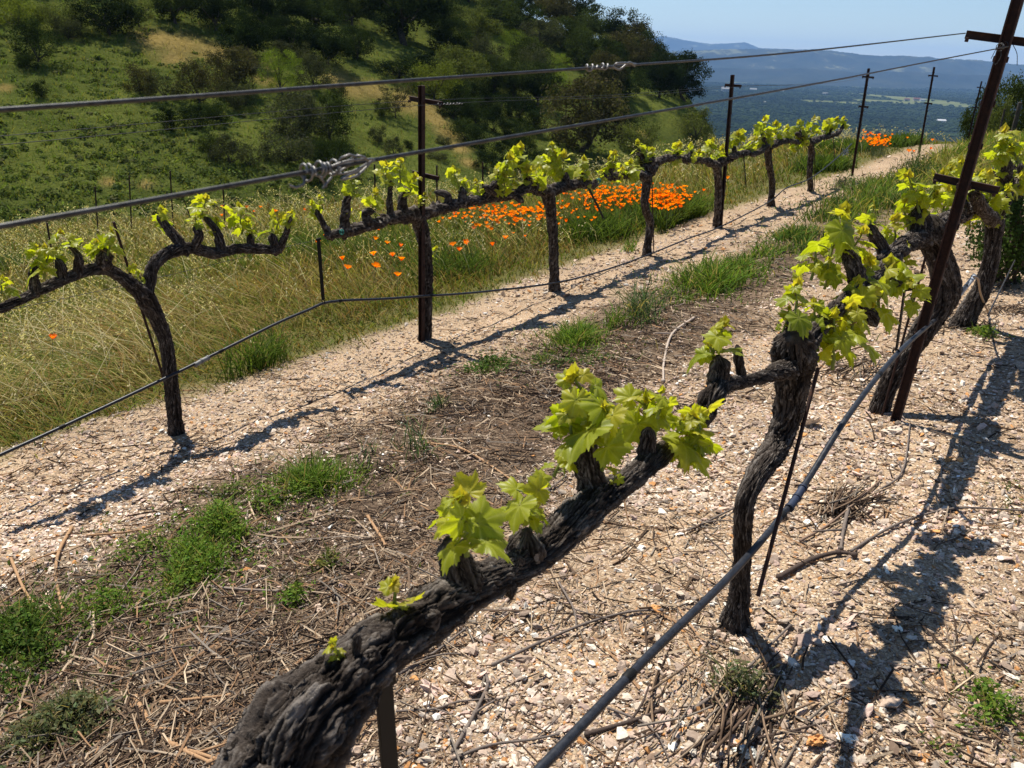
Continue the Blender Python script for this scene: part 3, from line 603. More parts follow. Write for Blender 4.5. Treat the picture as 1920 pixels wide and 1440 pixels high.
vine('grapevine', 'leafy vine with a straight trunk between two poppy patches', TL,
     [(1041, 543, 32), (1039, 520, 21), (1038, 460, 21), (1033, 395, 24), (1026, 358, 32)],
     [[(1028, 360, 28), (992, 352, 20), (960, 366, 18), (930, 362, 16), (908, 350, 13)], [(1034, 356, 26), (1080, 345, 20), (1118, 346, 16)]],
     [(0, [(992, 352, 18), (988, 330, 14)]), (0, [(928, 362, 14), (932, 338, 12)]), (0, [(965, 366, 16), (980, 378, 12)]), (1, [(1060, 350, 16), (1062, 325, 12)]), (1, [(1095, 345, 14), (1092, 325, 11)])],
     [(932, 334, 46), (952, 308, 48), (972, 296, 52), (990, 330, 46), (1010, 332, 40), (1030, 305, 54), (1036, 280, 34), (1056, 310, 50), (1086, 312, 46), (1096, 328, 30), (945, 345, 40), (1008, 350, 34), (960, 340, 36)], False, GL, 71)
vine('grapevine', 'vine with crooked trunk rising through the densest orange poppies', TL,
     [(1212, 484, 26), (1214, 460, 17), (1219, 420, 17), (1209, 382, 17), (1215, 328, 20), (1214, 310, 18)],
     [[(1212, 330, 22), (1180, 328, 16), (1142, 332, 14), (1128, 332, 10)], [(1216, 328, 22), (1234, 304, 17), (1262, 296, 15), (1292, 303, 13)]],
     [(None, [(1213, 320, 18), (1200, 290, 12), (1196, 280, 8)]), (None, [(1216, 318, 16), (1224, 296, 12)]), (0, [(1145, 332, 12), (1146, 312, 10)]), (1, [(1268, 296, 12), (1268, 284, 9)]), (1, [(1290, 302, 12), (1292, 288, 9)])],
     [(1138, 312, 44), (1152, 298, 34), (1178, 318, 40), (1196, 310, 34), (1200, 278, 34), (1216, 290, 28), (1266, 284, 40), (1296, 294, 24), (1128, 327, 20), (1160, 325, 34)], False, GL, 81)
vine('grapevine', 'vine hidden behind the second rusty stake of the far row', TL - .05,
     [(1346, 428, 24), (1346, 400, 16), (1347, 350, 16), (1344, 308, 19)], [[(1342, 310, 18), (1322, 302, 13), (1294, 300, 12), (1284, 292, 9)], [(1348, 306, 18), (1384, 290, 13), (1412, 285, 11)]],
     [(0, [(1300, 300, 11), (1296, 284, 8)]), (1, [(1378, 292, 11), (1376, 275, 8)])], [(1294, 278, 26), (1330, 275, 36), (1310, 292, 26), (1376, 262, 40), (1388, 254, 28), (1406, 270, 34), (1345, 288, 30), (1358, 282, 26)], False, GL, 91)
vine('grapevine', 'small vine with a kinked trunk just right of the second far row stake', TL,
     [(1446, 389, 20), (1446, 372, 13), (1448, 345, 13), (1441, 302, 14), (1440, 272, 16)], [[(1439, 274, 15), (1422, 286, 11), (1408, 290, 10)], [(1443, 274, 15), (1474, 264, 11), (1500, 268, 9)]],
     [(None, [(1436, 275, 10), (1430, 250, 8)])], [(1430, 238, 38), (1425, 264, 26), (1458, 244, 32), (1476, 250, 32), (1496, 268, 32), (1442, 256, 26), (1512, 262, 20)], False, GL, 101)
vine('grapevine', 'last vine of the far row, outlined against the valley woods', TL,
     [(1519, 369, 18), (1520, 350, 12), (1518, 325, 12), (1521, 290, 13), (1520, 264, 15)], [[(1519, 266, 14), (1505, 258, 11), (1494, 250, 9)], [(1522, 266, 14), (1546, 257, 10), (1571, 250, 9), (1583, 232, 6)]],
     [(0, [(1500, 257, 9), (1498, 242, 7)]), (1, [(1552, 256, 8), (1560, 240, 6)])], [(1496, 238, 30), (1524, 234, 34), (1548, 238, 34), (1564, 230, 26), (1580, 227, 22), (1510, 246, 24)], False, GL, 111)
# ------------------------------------------------------------------ stakes with crossarms
def stake(label, s, t, h, c_up, c_lo, hw=.02, arm=.15, lean=(0, 0), group='rusty trellis stakes', buried=.05):
    b = stz(s, t, 0); b[2] = float(G(b[0], b[1])); T = thing('trellis_stake', label, 'stake', b, group)
    top = b + np.array([lean[0], lean[1], h]); ax = unit(top - b); n = unit(NR - ax * (NR @ ax)); d = np.cross(n, ax)
    mb = MB(); th = .003; L = h + buried; c = b + ax * (h - buried) / 2
    box(mb, c + d * -hw * .7, [n, d, ax], [hw, th, L / 2], bev=.0012)                       # web and two flanges of the rolled profile
    for sg in (-1, 1):
        box(mb, c + n * sg * (hw - th) , [n, d, ax], [th, hw * .7, L / 2 - .002], bev=.0012)
        for z in np.arange(.25, h - .1, .16): box(mb, b + ax * z + n * sg * (hw + .002) - d * hw * .3, [n, d, ax], [.004, .006, .011], bev=.0015)
    mb.obj('post', M['rust'], T)
    for zc, al in ((c_up, arm), (c_lo, arm * .83)):
        if zc is None: continue
        mb = MB(); cc = b + ax * zc - d * (hw + .012)
        ay = unit(n * 1 + ax * -.06); az_ = np.cross(ay, d)
        box(mb, cc - d * .012, [ay, d, az_], [al, .0018, .015], bev=.0008)
        for sg in (-1, 1): box(mb, cc + az_ * sg * .0135 - d * .003, [ay, d, az_], [al - .004, .008, .0016], bev=.0007)
        for sg in (-1, 1): box(mb, cc + ay * sg * (al - .012) + az_ * .018, [ay, d, az_], [.006, .0075, .008], bev=.0012)
        for q in (-.75, -.5, .5, .75): box(mb, cc + ay * al * q - d * .0145, [ay, d, az_], [.009, .0008, .0045], (1, 1, 1, 1))
        mb.obj('crossarm', M['rust'], T)
    return b, ax, n
SN = stake('leaning rusty steel stake with two slotted crossarms in the near row, tallest in the photo', 3.82, -.565, 1.745, 1.60, 1.06, lean=(.07, -.04), arm=.15, hw=.0205)
SL = [stake('rusty stake standing left of centre in front of a knotty vine', 4.38, TL, 1.80, 1.70, 1.21),
      stake('rusty stake in the far row, second from the left', 9.94, TL, 1.80, 1.68, .84, lean=(-.09, .02), arm=.105),
      stake('thin dark stake where the far row drip tube ends', 15.78, TL, 1.80, 1.66, 1.18, lean=(-.05, .02), arm=.10),
      stake('dark stake with two crossarms beyond the orange poppies on the crest', 21.0, TL + .05, 1.80, 1.62, 1.05, lean=(-.06, .03), arm=.10),
      stake('small distant stake standing in front of the dark trees at right', 29.6, TL - .25, 1.80, 1.62, 1.05, arm=.10)]
# thin stakes and bars
def bar(name, label, cat, A, B, r, m, group=None, nseg=8, hook=False):
    mb = MB(); P = [A, (np.asarray(A) + B) / 2, B]
    tube(mb, P, [r] * 3, .2, nseg); return tag(mb.obj(name, m, loc=tuple(np.asarray(B, float)), smooth=True), label, cat, group)
def gbar(px, py, ptop, r, label, c=None, name='thin_stake'):
    A = onground(px, py); q = ray(*ptop); B = q * (A @ np.array([0, 1, 0]) / q[1]) if c is None else onrow(*ptop, c)
    A[2] -= .05; return bar(name, label, 'stake', B, A, r, M['rust'], 'thin rusty bars')
bar('thin_stake', 'thin rusty bar tied behind the shaggy second vine of the near row', 'stake', onrow(1534, 690, TN + .03), onrow(1421, 1118, TN + .08), .0055, M['rust'], 'thin rusty bars')
bar('thin_stake', 'thin rusty bar slanting behind the leaning near stake', 'stake', ray(1736, 480) / ray(1736, 480)[1] * 3.55, ray(1648, 800) / ray(1648, 800)[1] * 3.55, .0055, M['rust'], 'thin rusty bars')
bar('thin_stake', 'thin rusty bar leaning in the fork of the Y shaped vine at left', 'stake', onrow(213, 416, TL - .07), onrow(326, 770, TL - .07), .007, M['rust'], 'thin rusty bars')
gbar(375, 452, (345, 375), .009, 'thin leaning bar in the grass behind the right arm of the Y shaped vine')
bar('thin_stake', 'thin bar along the trunk in the densest poppies', 'stake', onrow(1222, 320, TL), onrow(1226, 482, TL), .006, M['rust'], 'thin rusty bars')
bar('thin_stake', 'thin bar along the last trunk of the far row', 'stake', onrow(1528, 285, TL), onrow(1527, 368, TL), .006, M['rust'], 'thin rusty bars')
gs = [((96, 470), (88, 418)), ((180, 420), (178, 350)), ((243, 415), (242, 330)), ((322, 412), (319, 320)), ((419, 402), (418, 348)), ((704, 388), (702, 308)), ((820, 378), (819, 310)), ((907, 362), (905, 304))]
for k, (a, b) in enumerate(gs):
    A = onground(a[0], a[1], .35, 30); q = ray(*b); B = q * (A[1] / q[1]); A = A + [0, 0, -.05]
    bar('row_stake', 'thin dark stake at the far edge of the meadow, against the scrubby slope', 'stake', B, A, .014, M['rust'], 'thin stakes of the next row downhill')
def fencepost(px, py, ptop, r, dist, label):
    q = ray(px, py); A = q / q[1] * dist; A[2] = float(G(A[0], A[1])) - .1; q = ray(*ptop); B = q / q[1] * dist
    mb = MB(); P = np.array([A, A * .5 + B * .5, B]); bark(mb, P, [r, r, r * .95], .06, 14, 5, .04, .08, .97)
    tag(mb.obj('fence_post', M['tbark'], loc=tuple(A), smooth=True), label, 'post', 'posts at the right edge of the crest')
fencepost(1900, 245, (1913, 193), .055, 22, 'weathered grey wooden post at the right edge before the trees')
fencepost(1874, 248, (1884, 205), .03, 25, 'thin dark post between the grey wooden post and the leaning stake')
# ------------------------------------------------------------------ wires
def wire(label, pts, r, m, name='wire', group=None, step=.08, nseg=8, cat='wire'):
    mb = MB(); pts = np.asarray(pts, float); tube(mb, pts, [r] * len(pts), step, nseg)
    return tag(mb.obj(name, m, loc=tuple(pts[0]), smooth=True), label, cat, group)
def armend(S, z, side, al=.14): b, ax, n = S; return b + ax * z + n * side * al
wA = [onrow(x, y, -.73) for x, y in [(-420, 233), (0, 206), (400, 178), (790, 149), (1180, 122), (1500, 97)]] + [armend(SN, 1.612, -1, .145)]
wB = [onrow(x, y, TN - .02) for x, y in [(-400, 492), (0, 425), (300, 372), (560, 325), (700, 300), (1000, 249), (1280, 201), (1560, 151), (1740, 116)]] + [SN[0] + SN[1] * 1.575 + np.array([0, -.03, 0])]
wire('upper of the two thick wires crossing the sky to the top crossarm', wA, .0021, M['wire'], group='trellis wires')
wire('lower thick wire carrying the shiny blurred splice', wB, .0021, M['wire'], group='trellis wires')
for side, lab in ((-1, 'thin wire on the uphill crossarm ends of the far row'), (1, 'thin wire on the downhill crossarm ends of the far row')):
    first = armend(SL[0], 1.69, side) - DR * 6 + UP * (-.16)
    P = [first, first * .5 + armend(SL[0], 1.69, side) * .5 - UP * .03] + [armend(SL[0], 1.69, side), (armend(SL[0], 1.69, side) + armend(SL[1], 1.67, side, .1)) / 2 - UP * .03, armend(SL[1], 1.67, side, .1), (armend(SL[1], 1.67, side, .1) + armend(SL[2], 1.66, side, .095)) / 2 - UP * .04, armend(SL[2], 1.66, side, .095)]
    wire(lab, P, .0017, M['wire'], group='thin wires of the far row', step=.3, nseg=6)
wire('slack fruiting wire threaded through the vine arms of the far row', [stz(s, TL - .02, float(G0(*(stz(s, TL, 0)[:2]))) + .92 - (.02 if k % 2 else 0)) for k, s in enumerate(np.linspace(-2, 15.7, 14))], .0014, M['wire'], group='thin wires of the far row', step=.3, nseg=6)
def knot(label, path, turns, rad, r, tails, m=None):
    a, b = np.asarray(path[0]), np.asarray(path[1]); ax = unit(b - a); n = unit(np.cross(ax, UP)); u = np.cross(n, ax); mb = MB()
    k = int(turns * 12); ph = np.linspace(0, turns * 6.283, k); f = np.linspace(0, 1, k)
    rr_ = rad * (.8 + .35 * np.sin(ph * .37) + .12 * np.sin(ph * 1.7))
    tube(mb, a + (b - a) * f[:, None] + rr_[:, None] * (np.cos(ph)[:, None] * n + np.sin(ph)[:, None] * u), [r] * k, .003, 8)
    for tl in tails: tube(mb, np.asarray(tl), [r] * len(tl), .006, 8)
    return tag(mb.obj('wire_splice', m or M['bright'], loc=tuple((a + b) / 2), smooth=True), label, 'wire tie', 'twisted wire ties')
def rp(pts, c=TN - .02): return [onrow(x, y, c + o) for x, y, o in pts]
knot('large shiny coiled wire splice on the lower thick wire, left of the first stake', rp([(568, 323, 0), (632, 313, 0)]), 7, .0068, .0012,
     [rp([(572, 330, 0), (570, 345, .004), (556, 352, .004), (543, 348, 0)]), rp([(632, 312, 0), (640, 296, .012), (656, 290, .016), (668, 296, .01), (660, 308, -.01), (642, 318, -.012), (634, 326, .01), (660, 322, .016), (690, 306, .006), (704, 299, 0)]),
      rp([(630, 322, .01), (655, 300, -.012), (672, 292, .012), (690, 300, .01), (676, 318, -.01), (650, 330, 0), (640, 336, .012), (668, 330, .01), (700, 300, 0)]), rp([(622, 312, .01), (640, 305, .012), (664, 300, .014), (700, 298, .004)]), rp([(600, 330, .006), (612, 350, .01), (606, 352, .012), (622, 332, .012)])])
knot('pale twisted wire tie on the upper thick wire above the dark oaks', rp([(1098, 127, 0), (1146, 124, 0)], -.73), 5, .004, .0018, [rp([(1150, 128, 0), (1154, 120, .01), (1172, 118, .012), (1192, 120, 0)], -.73), rp([(1148, 124, .01), (1162, 130, .005), (1180, 117, .01), (1190, 124, 0)], -.73)])
knot('rusty wire wrapped round the leaning near stake below its top crossarm', [SN[0] + SN[1] * 1.57 - DR * .12, SN[0] + SN[1] * 1.58 + DR * .02], 4, .012, .0012, [[SN[0] + SN[1] * 1.57 - DR * .1 + UP * z_ + NR * x_ for z_, x_ in tl] for tl in (((0, 0), (-.03, .01), (-.06, .0), (-.05, -.01)), ((.01, .04), (-.02, .06), (-.06, .07)), ((0, -.01), (-.04, -.02)))], M['wire'])
knot('pale wire tie beside the top crossarm of the first rusty stake', [armend(SL[0], 1.69, 1, .14), armend(SL[0], 1.69, 1, .14) + DR * .26], 8, .006, .0022, [])
# ------------------------------------------------------------------ drip irrigation
dn = [onrow(x, y, TN + .05) + rng.normal(0, .0035, 3) for x, y in [(820, 1640), (1005, 1440), (1210, 1230), (1390, 1062), (1500, 925), (1590, 775), (1680, 662), (1760, 590), (1800, 550), (1826, 520)]]
wire('thick dark drip tube running up the foreground below the near vines', dn, .0093, M['drip'], 'drip_tube', 'drip tubes', .05, 14, 'hose')
dl = [onrow(x, y, TL + .07) + rng.normal(0, .006, 3) for x, y in [(-120, 905), (0, 850), (160, 782), (320, 705), (420, 655), (520, 605), (580, 577), (606, 567), (640, 561), (720, 558), (790, 556), (900, 550), (1040, 531), (1130, 508), (1213, 478), (1290, 447), (1350, 425), (1440, 378), (1475, 352), (1520, 335), (1565, 299), (1597, 268)]]
wire('long dark drip tube along the whole far row of vines', dl, .0085, M['drip'], 'drip_tube', 'drip tubes', .06, 10, 'hose')
for nm, pts in (('drip_tube', dn), ('drip_tube.001', dl)):
    par = bpy.data.objects[nm]; PP = spline(np.array(pts), np.ones(len(pts)), .02)[0]; LL_ = np.concatenate([[0], np.cumsum(np.linalg.norm(np.diff(PP, axis=0), axis=1))])
    for d_ in np.arange(.55, LL_[-1] - .2, .92):
        k_ = int(np.searchsorted(LL_, d_)); p_ = PP[k_]; t_ = unit(PP[min(k_ + 1, len(PP) - 1)] - PP[k_ - 1]); mb = MB(); rr0 = .0093 if nm == 'drip_tube' else .0085
        tube(mb, [p_ - t_ * .016, p_ - t_ * .01, p_ + t_ * .01, p_ + t_ * .016], [rr0 * 1.02, rr0 * 1.2, rr0 * 1.2, rr0 * 1.02], .006, 12); tube(mb, [p_ - UP * rr0, p_ - UP * (rr0 + .006)], [.0045, .004], .006, 8); mb.obj('emitter', M['strap'], par, smooth=True)
def strap(label, top, bot, w, c):
    A, B = onrow(*top, c), onrow(*bot, c); mb = MB(); ax = unit(B - A); n = unit(DR - ax * (DR @ ax)); k = np.cross(ax, n)
    box(mb, (A + B) / 2, [n, k, ax], [w, .0028, np.linalg.norm(B - A) / 2], bev=.001)
    th = np.linspace(0, 5.4, 12); tube(mb, [B + ax * .012 + .012 * (math.cos(a) * -ax + math.sin(a) * k) for a in th], [.003] * 12, .006, 6)
    box(mb, A - ax * .004, [n, k, ax], [w * 1.35, .0045, .008], bev=.0015)
    return tag(mb.obj('hose_hanger', M['strap'], loc=tuple(A), smooth=False), label, 'hanger', 'black hose hangers')
strap('broad black hanger dropping from the foreground cordon at the bottom edge', (720, 1290), (742, 1600), .014, TN + .0)
strap('black hanger holding the near drip tube beside the leaning stake', (1700, 515), (1681, 655), .012, TN + .05)
strap('short black hanger holding the far drip tube left of the first stake', (597, 450), (606, 562), .013, TL + .06)
strap('loose slanting black hanger between the two poppy patches', (1100, 345), (1131, 408), .012, TL)
strap('loose black hanger with hooked end right of the second far row stake', (1394, 288), (1399, 348), .012, TL)
strap('small black hanger on the last vine of the far row', (1562, 254), (1565, 298), .012, TL)
def sleeve(label, pts, c, r, colr):
    mb = MB(); P = [onrow(x, y, c) for x, y in pts]; tube(mb, P, [r] * len(P), .01, 14, colr)
    ax = unit(P[-1] - P[0])
    for p in (P[0], P[len(P) // 2], P[-1]): tube(mb, [p - ax * .004, p, p + ax * .004], [r * 1.22] * 3, .01, 14, tuple(.7 * x for x in colr[:3]) + (1,))
    return tag(mb.obj('tube_coupling', M['plain'], loc=tuple(P[0]), smooth=True), label, 'coupling', 'hose couplings')
sleeve('grey coupling on the far drip tube right of the Y shaped vine', [(366, 684), (378, 677), (390, 671)], TL + .07, .0125, (.2, .2, .19, 1))
sleeve('black coupling sleeve on the near drip tube beside the second vine trunk', [(1480, 952), (1494, 933), (1505, 915)], TN + .05, .0112, (.02, .03, .06, 1))
sleeve('pale wrapped end of the near drip tube at the right', [(1770, 585), (1796, 556), (1826, 519)], TN + .05, .0125, (.33, .36, .4, 1))
wire('thin tan riser tube hanging from the pale end of the drip tube', [onrow(x, y, TN + .08) for x, y in [(1826, 519), (1834, 524), (1838, 548), (1846, 570), (1854, 588)]], .006, M['plain'], 'riser_tube', None, .03, 8, 'hose')
bpy.data.objects['riser_tube'].data.color_attributes['Col'].data.foreach_set('color', [c for _ in range(len(bpy.data.objects['riser_tube'].data.vertices)) for c in (.30, .22, .15, 1)])
bar('thin_stake', 'thin grey rod leaning right from the drip tube end', 'stake', onrow(1903, 488, TN + .1), onrow(1852, 592, TN + .1), .005, M['wire'], 'thin rusty bars')
mb = MB(); a = onrow(1586, 285, TL + .05)
for k in range(5): tube(mb, [a + rng.normal(0, .03, 3) for _ in range(6)], [.005] * 6, .02, 6, (.10, .13, .14, 1))
tag(mb.obj('tie_tape', M['plain'], loc=tuple(a), smooth=True), 'grey tape knotted where the far drip tube meets its end stake', 'tape')
for lab, px, py, c in (('turquoise plastic tie on the left arm tip of the vine behind the first stake', 638, 436, TL + .02), ('turquoise tie at the arm tip left of the crooked trunk in the poppies', 1120, 340, TL + .02), ('turquoise tie at the end of the foreground cordon', 1282, 812, TN + .01)):
    a = onrow(px, py, c); mb = MB(); sz = 6 / F * depth(a)
    th = np.linspace(0, 6.28 * 1.6, 20); tube(mb, [a + sz * .7 * (math.cos(t) * NR + math.sin(t) * UP) + DR * (t * sz * .12) for t in th], [sz * .18] * 20, sz * .3, 6, (.008, .15, .12, 1))
    tube(mb, [a + UP * sz * .6, a + UP * sz * .9 + DR * sz * .6, a + UP * sz * .5 + DR * sz * 1.3], [sz * .16] * 3, sz * .3, 6, (.008, .15, .12, 1))
    tag(mb.obj('plastic_tie', M['plain'], loc=tuple(a), smooth=True), lab, 'tie', 'turquoise ties')
# ------------------------------------------------------------------ loose stones
def polar(n, r0, r1, p, a0=-62, a1=60):
    u = rng.random(n)
    r = (r0 ** (1 - p) + u * (r1 ** (1 - p) - r0 ** (1 - p))) ** (1 / (1 - p)) if p != 1 else r0 * (r1 / r0) ** u
    a = np.radians(rng.uniform(a0, a1, n)); return r * np.sin(a), r * np.cos(a), r
def rotm(n):
    q = rng.normal(0, 1, (n, 4)); q /= np.linalg.norm(q, axis=1)[:, None]; w, x, y, z = q.T
    return np.stack([1 - 2 * (y * y + z * z), 2 * (x * y - z * w), 2 * (x * z + y * w), 2 * (x * y + z * w), 1 - 2 * (x * x + z * z), 2 * (y * z - x * w), 2 * (x * z - y * w), 2 * (y * z + x * w), 1 - 2 * (x * x + y * y)], 1).reshape(n, 3, 3)
import bmesh
def ico(sub):
    bm = bmesh.new(); bmesh.ops.create_icosphere(bm, subdivisions=sub, radius=1); bm.verts.ensure_lookup_table()
    V = np.array([v.co[:] for v in bm.verts]); Fc = np.array([[v.index for v in f.verts] for f in bm.faces]); bm.free(); return V, Fc
I1, I2 = ico(1), ico(2)
SPAL = np.array([[.49, .375, .29], [.57, .475, .375], [.38, .285, .215], [.52, .38, .31], [.64, .565, .47], [.33, .27, .215], [.20, .14, .10], [.52, .26, .10], [.78, .73, .64], [.43, .335, .25]])
SPW = np.array([.2, .18, .15, .13, .09, .07, .07, .035, .035, .04]); SPW /= SPW.sum()
def stones(mb, x, y, size, shape):
    n = len(x); V, Fc = shape; z = G(x, y)
    sc = size[:, None] * np.stack([rng.uniform(.75, 1.35, n), rng.uniform(.55, 1.0, n), rng.uniform(.3, .62, n)], 1)
    jit = 1 + .22 * rng.standard_normal((n, len(V), 1))
    # planar cuts make broken, angular faces
    L = V[None] * np.clip(jit, .55, 1.45)
    for k in range(3):
        d = rng.normal(0, 1, (n, 1, 3)); d /= np.linalg.norm(d, axis=2, keepdims=True); h = rng.uniform(.45, .8, (n, 1))
        dot = (L * d).sum(-1); L = L - d * np.maximum(dot - h, 0)[..., None]
    L = L * sc[:, None]; a = rng.random(n) * 6.28; t = rng.normal(0, .3, (n, 2))
    ca, sa = np.cos(a), np.sin(a)
    X = L[..., 0] * ca[:, None] - L[..., 1] * sa[:, None]; Y = L[..., 0] * sa[:, None] + L[..., 1] * ca[:, None]
    Zz = L[..., 2] + X * t[:, :1] + Y * t[:, 1:]
    W = np.stack([X + x[:, None], Y + y[:, None], Zz + (z + sc[:, 2] * rng.uniform(.1, .9, n))[:, None]], -1)
    c = SPAL[rng.choice(len(SPAL), n, p=SPW)] * rng.uniform(.66, 1.2, (n, 1))
    big = (.80 + .42 * fbm(xy3(x, y, 1.1), 3, 77))[:, None]; c = np.clip(c * big * 1.28, 0, .85)
    C = np.repeat(np.hstack([c, np.ones((n, 1))])[:, None], len(V), 1).reshape(-1, 4)
    mb.add(W.reshape(-1, 3), (Fc[None] + (np.arange(n) * len(V))[:, None, None]).reshape(-1, 3), C)
mb = MB()
for n, r0, r1, p, s0, s1, shape in ((14000, .7, 3.6, 1.2, .007, .018, I2), (160000, .7, 5.5, 1.3, .003, .0085, I1), (118000, 2.8, 14, 1.35, .0055, .016, I1), (28000, 7, 24, 1.2, .012, .03, I1)):
    x, y, r = polar(n, r0, r1, p); mu, gr = zone(x, y)
    dirt = np.clip(.5 * (fbm(xy3(x, y, 2.2), 3, 78) + .05) * 2.2, 0, .75); keep = rng.random(n) > np.clip(mu * .84 + gr * 1.3 + dirt, 0, 1); x, y, r = x[keep], y[keep], r[keep]; n = len(x)
    sz = s0 + (s1 - s0) * rng.random(n) ** 2.6; sz *= np.where(rng.random(n) < .025, 1.6, 1)
    stones(mb, x, y, sz, shape)
tag(mb.obj('gravel', M['stone']), 'loose broken pinkish tan gravel between the vine rows', 'gravel', kind='stuff')
BIG = [(1515, 800, 34, 'blocky cream stone beside the thin rusty bar of the second near vine', 1), (1672, 812, 26, 'cream stone right of the second near vine trunk, below the leaning stake', 1), (1398, 1210, 34, 'pale square stone below the second near trunk', 1), (1484, 1245, 30, 'smooth cream stone left of the forked shadow', 4),
       (1528, 1396, 36, 'rust orange stone at the bottom edge', 7), (1585, 1390, 36, 'white stone at the bottom edge beside the orange one', 8), (1548, 1384, 32, 'grey tan oval stone between the orange and the white stone', 9), (1580, 1172, 28, 'tan stone at the foot of the trunk shadow', 3), (1467, 1168, 26, 'grey stone lying in the trunk shadow', 5),
       (815, 1297, 34, 'pinkish block of stone right of the foreground hanger', 3), (892, 1302, 30, 'broken brown pink stone half hidden by a twig', 3), (1230, 1150, 24, 'ochre stone left of the near drip tube', 7), (1915, 690, 30, 'grey stone in shade at the right edge', 5), (1900, 1275, 30, 'pale stone at the right edge low down', 4), (1590, 1290, 30, 'tan rounded stone at the left side of the shadow', 0),
       (1400, 1420, 40, 'white cream stone at the bottom edge left of the orange stone', 8), (1838, 1078, 16, 'small white stone in the upper branch of the shadow', 8), (1680, 1182, 22, 'white pebble right of the trunk shadow', 8)]
for k, (px, py, w, lab, ci) in enumerate(BIG):
    p = onground(px, py); mb = MB(); st0 = rng.bit_generator.state
    stones(mb, p[:1], p[1:2], np.array([w * .5 / F * depth(p) * 1.05]), ico(3)); c = SPAL[ci] * 1.1
    mb.c = [np.tile([*np.clip(c, 0, .8), 1], (len(v), 1)) for v in mb.v]
    tag(mb.obj('stone', M['stone'], loc=tuple(p)), lab, 'stone', 'larger stones in the gravel')
# ------------------------------------------------------------------ chopped prunings
WPAL = np.array([[.19, .13, .085], [.10, .066, .045], [.30, .22, .145], [.43, .33, .225], [.05, .034, .025], [.26, .155, .085], [.21, .175, .14]])
def sticks(mb, x, y, ln, w, lift, bendk=.25):
    n = len(x); z = G(x, y) + lift; a = rng.random(n) * 6.283; el = rng.normal(0, .1, n)
    d = np.stack([np.cos(a) * np.cos(el), np.sin(a) * np.cos(el), np.sin(el)], 1); sd = np.stack([-np.sin(a), np.cos(a), np.zeros(n)], 1); u = np.cross(d, sd)
    b = rng.normal(0, bendk, n)[:, None]; V = []
    for t in (-.5, 0.0, .5):
        c = np.stack([x, y, z], 1) + d * (ln * t)[:, None] + sd * b * (ln * (.25 - t * t))[:, None]
        hw = (w * (1 - .35 * (t + .5)))[:, None]
        for q in (0, 2.094, 4.189): V.append(c + (math.cos(q) * sd + math.sin(q) * u) * hw)
    V = np.stack(V, 1); f = []
    for s_ in (0, 3):
        for q in range(3): f.append([s_ + q, s_ + (q + 1) % 3, s_ + 3 + (q + 1) % 3, s_ + 3 + q])
    c = WPAL[rng.integers(0, len(WPAL), n)] * rng.uniform(.7, 1.3, (n, 1)); C = np.repeat(np.hstack([c, np.ones((n, 1))])[:, None], 9, 1).reshape(-1, 4)
    mb.add(V.reshape(-1, 3), (np.array(f)[None] + (np.arange(n) * 9)[:, None, None]).reshape(-1, 4), C)
mb = MB()
for n, r0, r1, p, l0, l1, w0, w1 in ((96000, .8, 6, 1.2, .012, .08, .0009, .0030), (44000, 4.0, 13, 1.1, .03, .16, .002, .0048), (15000, .8, 9, 1.1, .07, .32, .0018, .0042)):
    x, y, r = polar(n, r0, r1, p); mu, gr = zone(x, y); keep = rng.random(n) < np.clip(mu + .40 * (fbm(xy3(x, y, 2.2), 3, 78) > .0), .07, 1) * (1 - gr); x, y = x[keep], y[keep]; n = len(x)
    k = rng.random(n) ** 2; sticks(mb, x, y, l0 + (l1 - l0) * k, w0 + (w1 - w0) * rng.random(n), rng.uniform(0, .022, n) * zone(x, y)[0] + .004)
tag(mb.obj('chopped_prunings', M['wood']), 'brown litter of chopped vine prunings between the rows', 'mulch', kind='stuff')
TAN, GRY, DKB = (.36, .22, .12, 1), (.16, .13, .11, 1), (.075, .055, .045, 1)
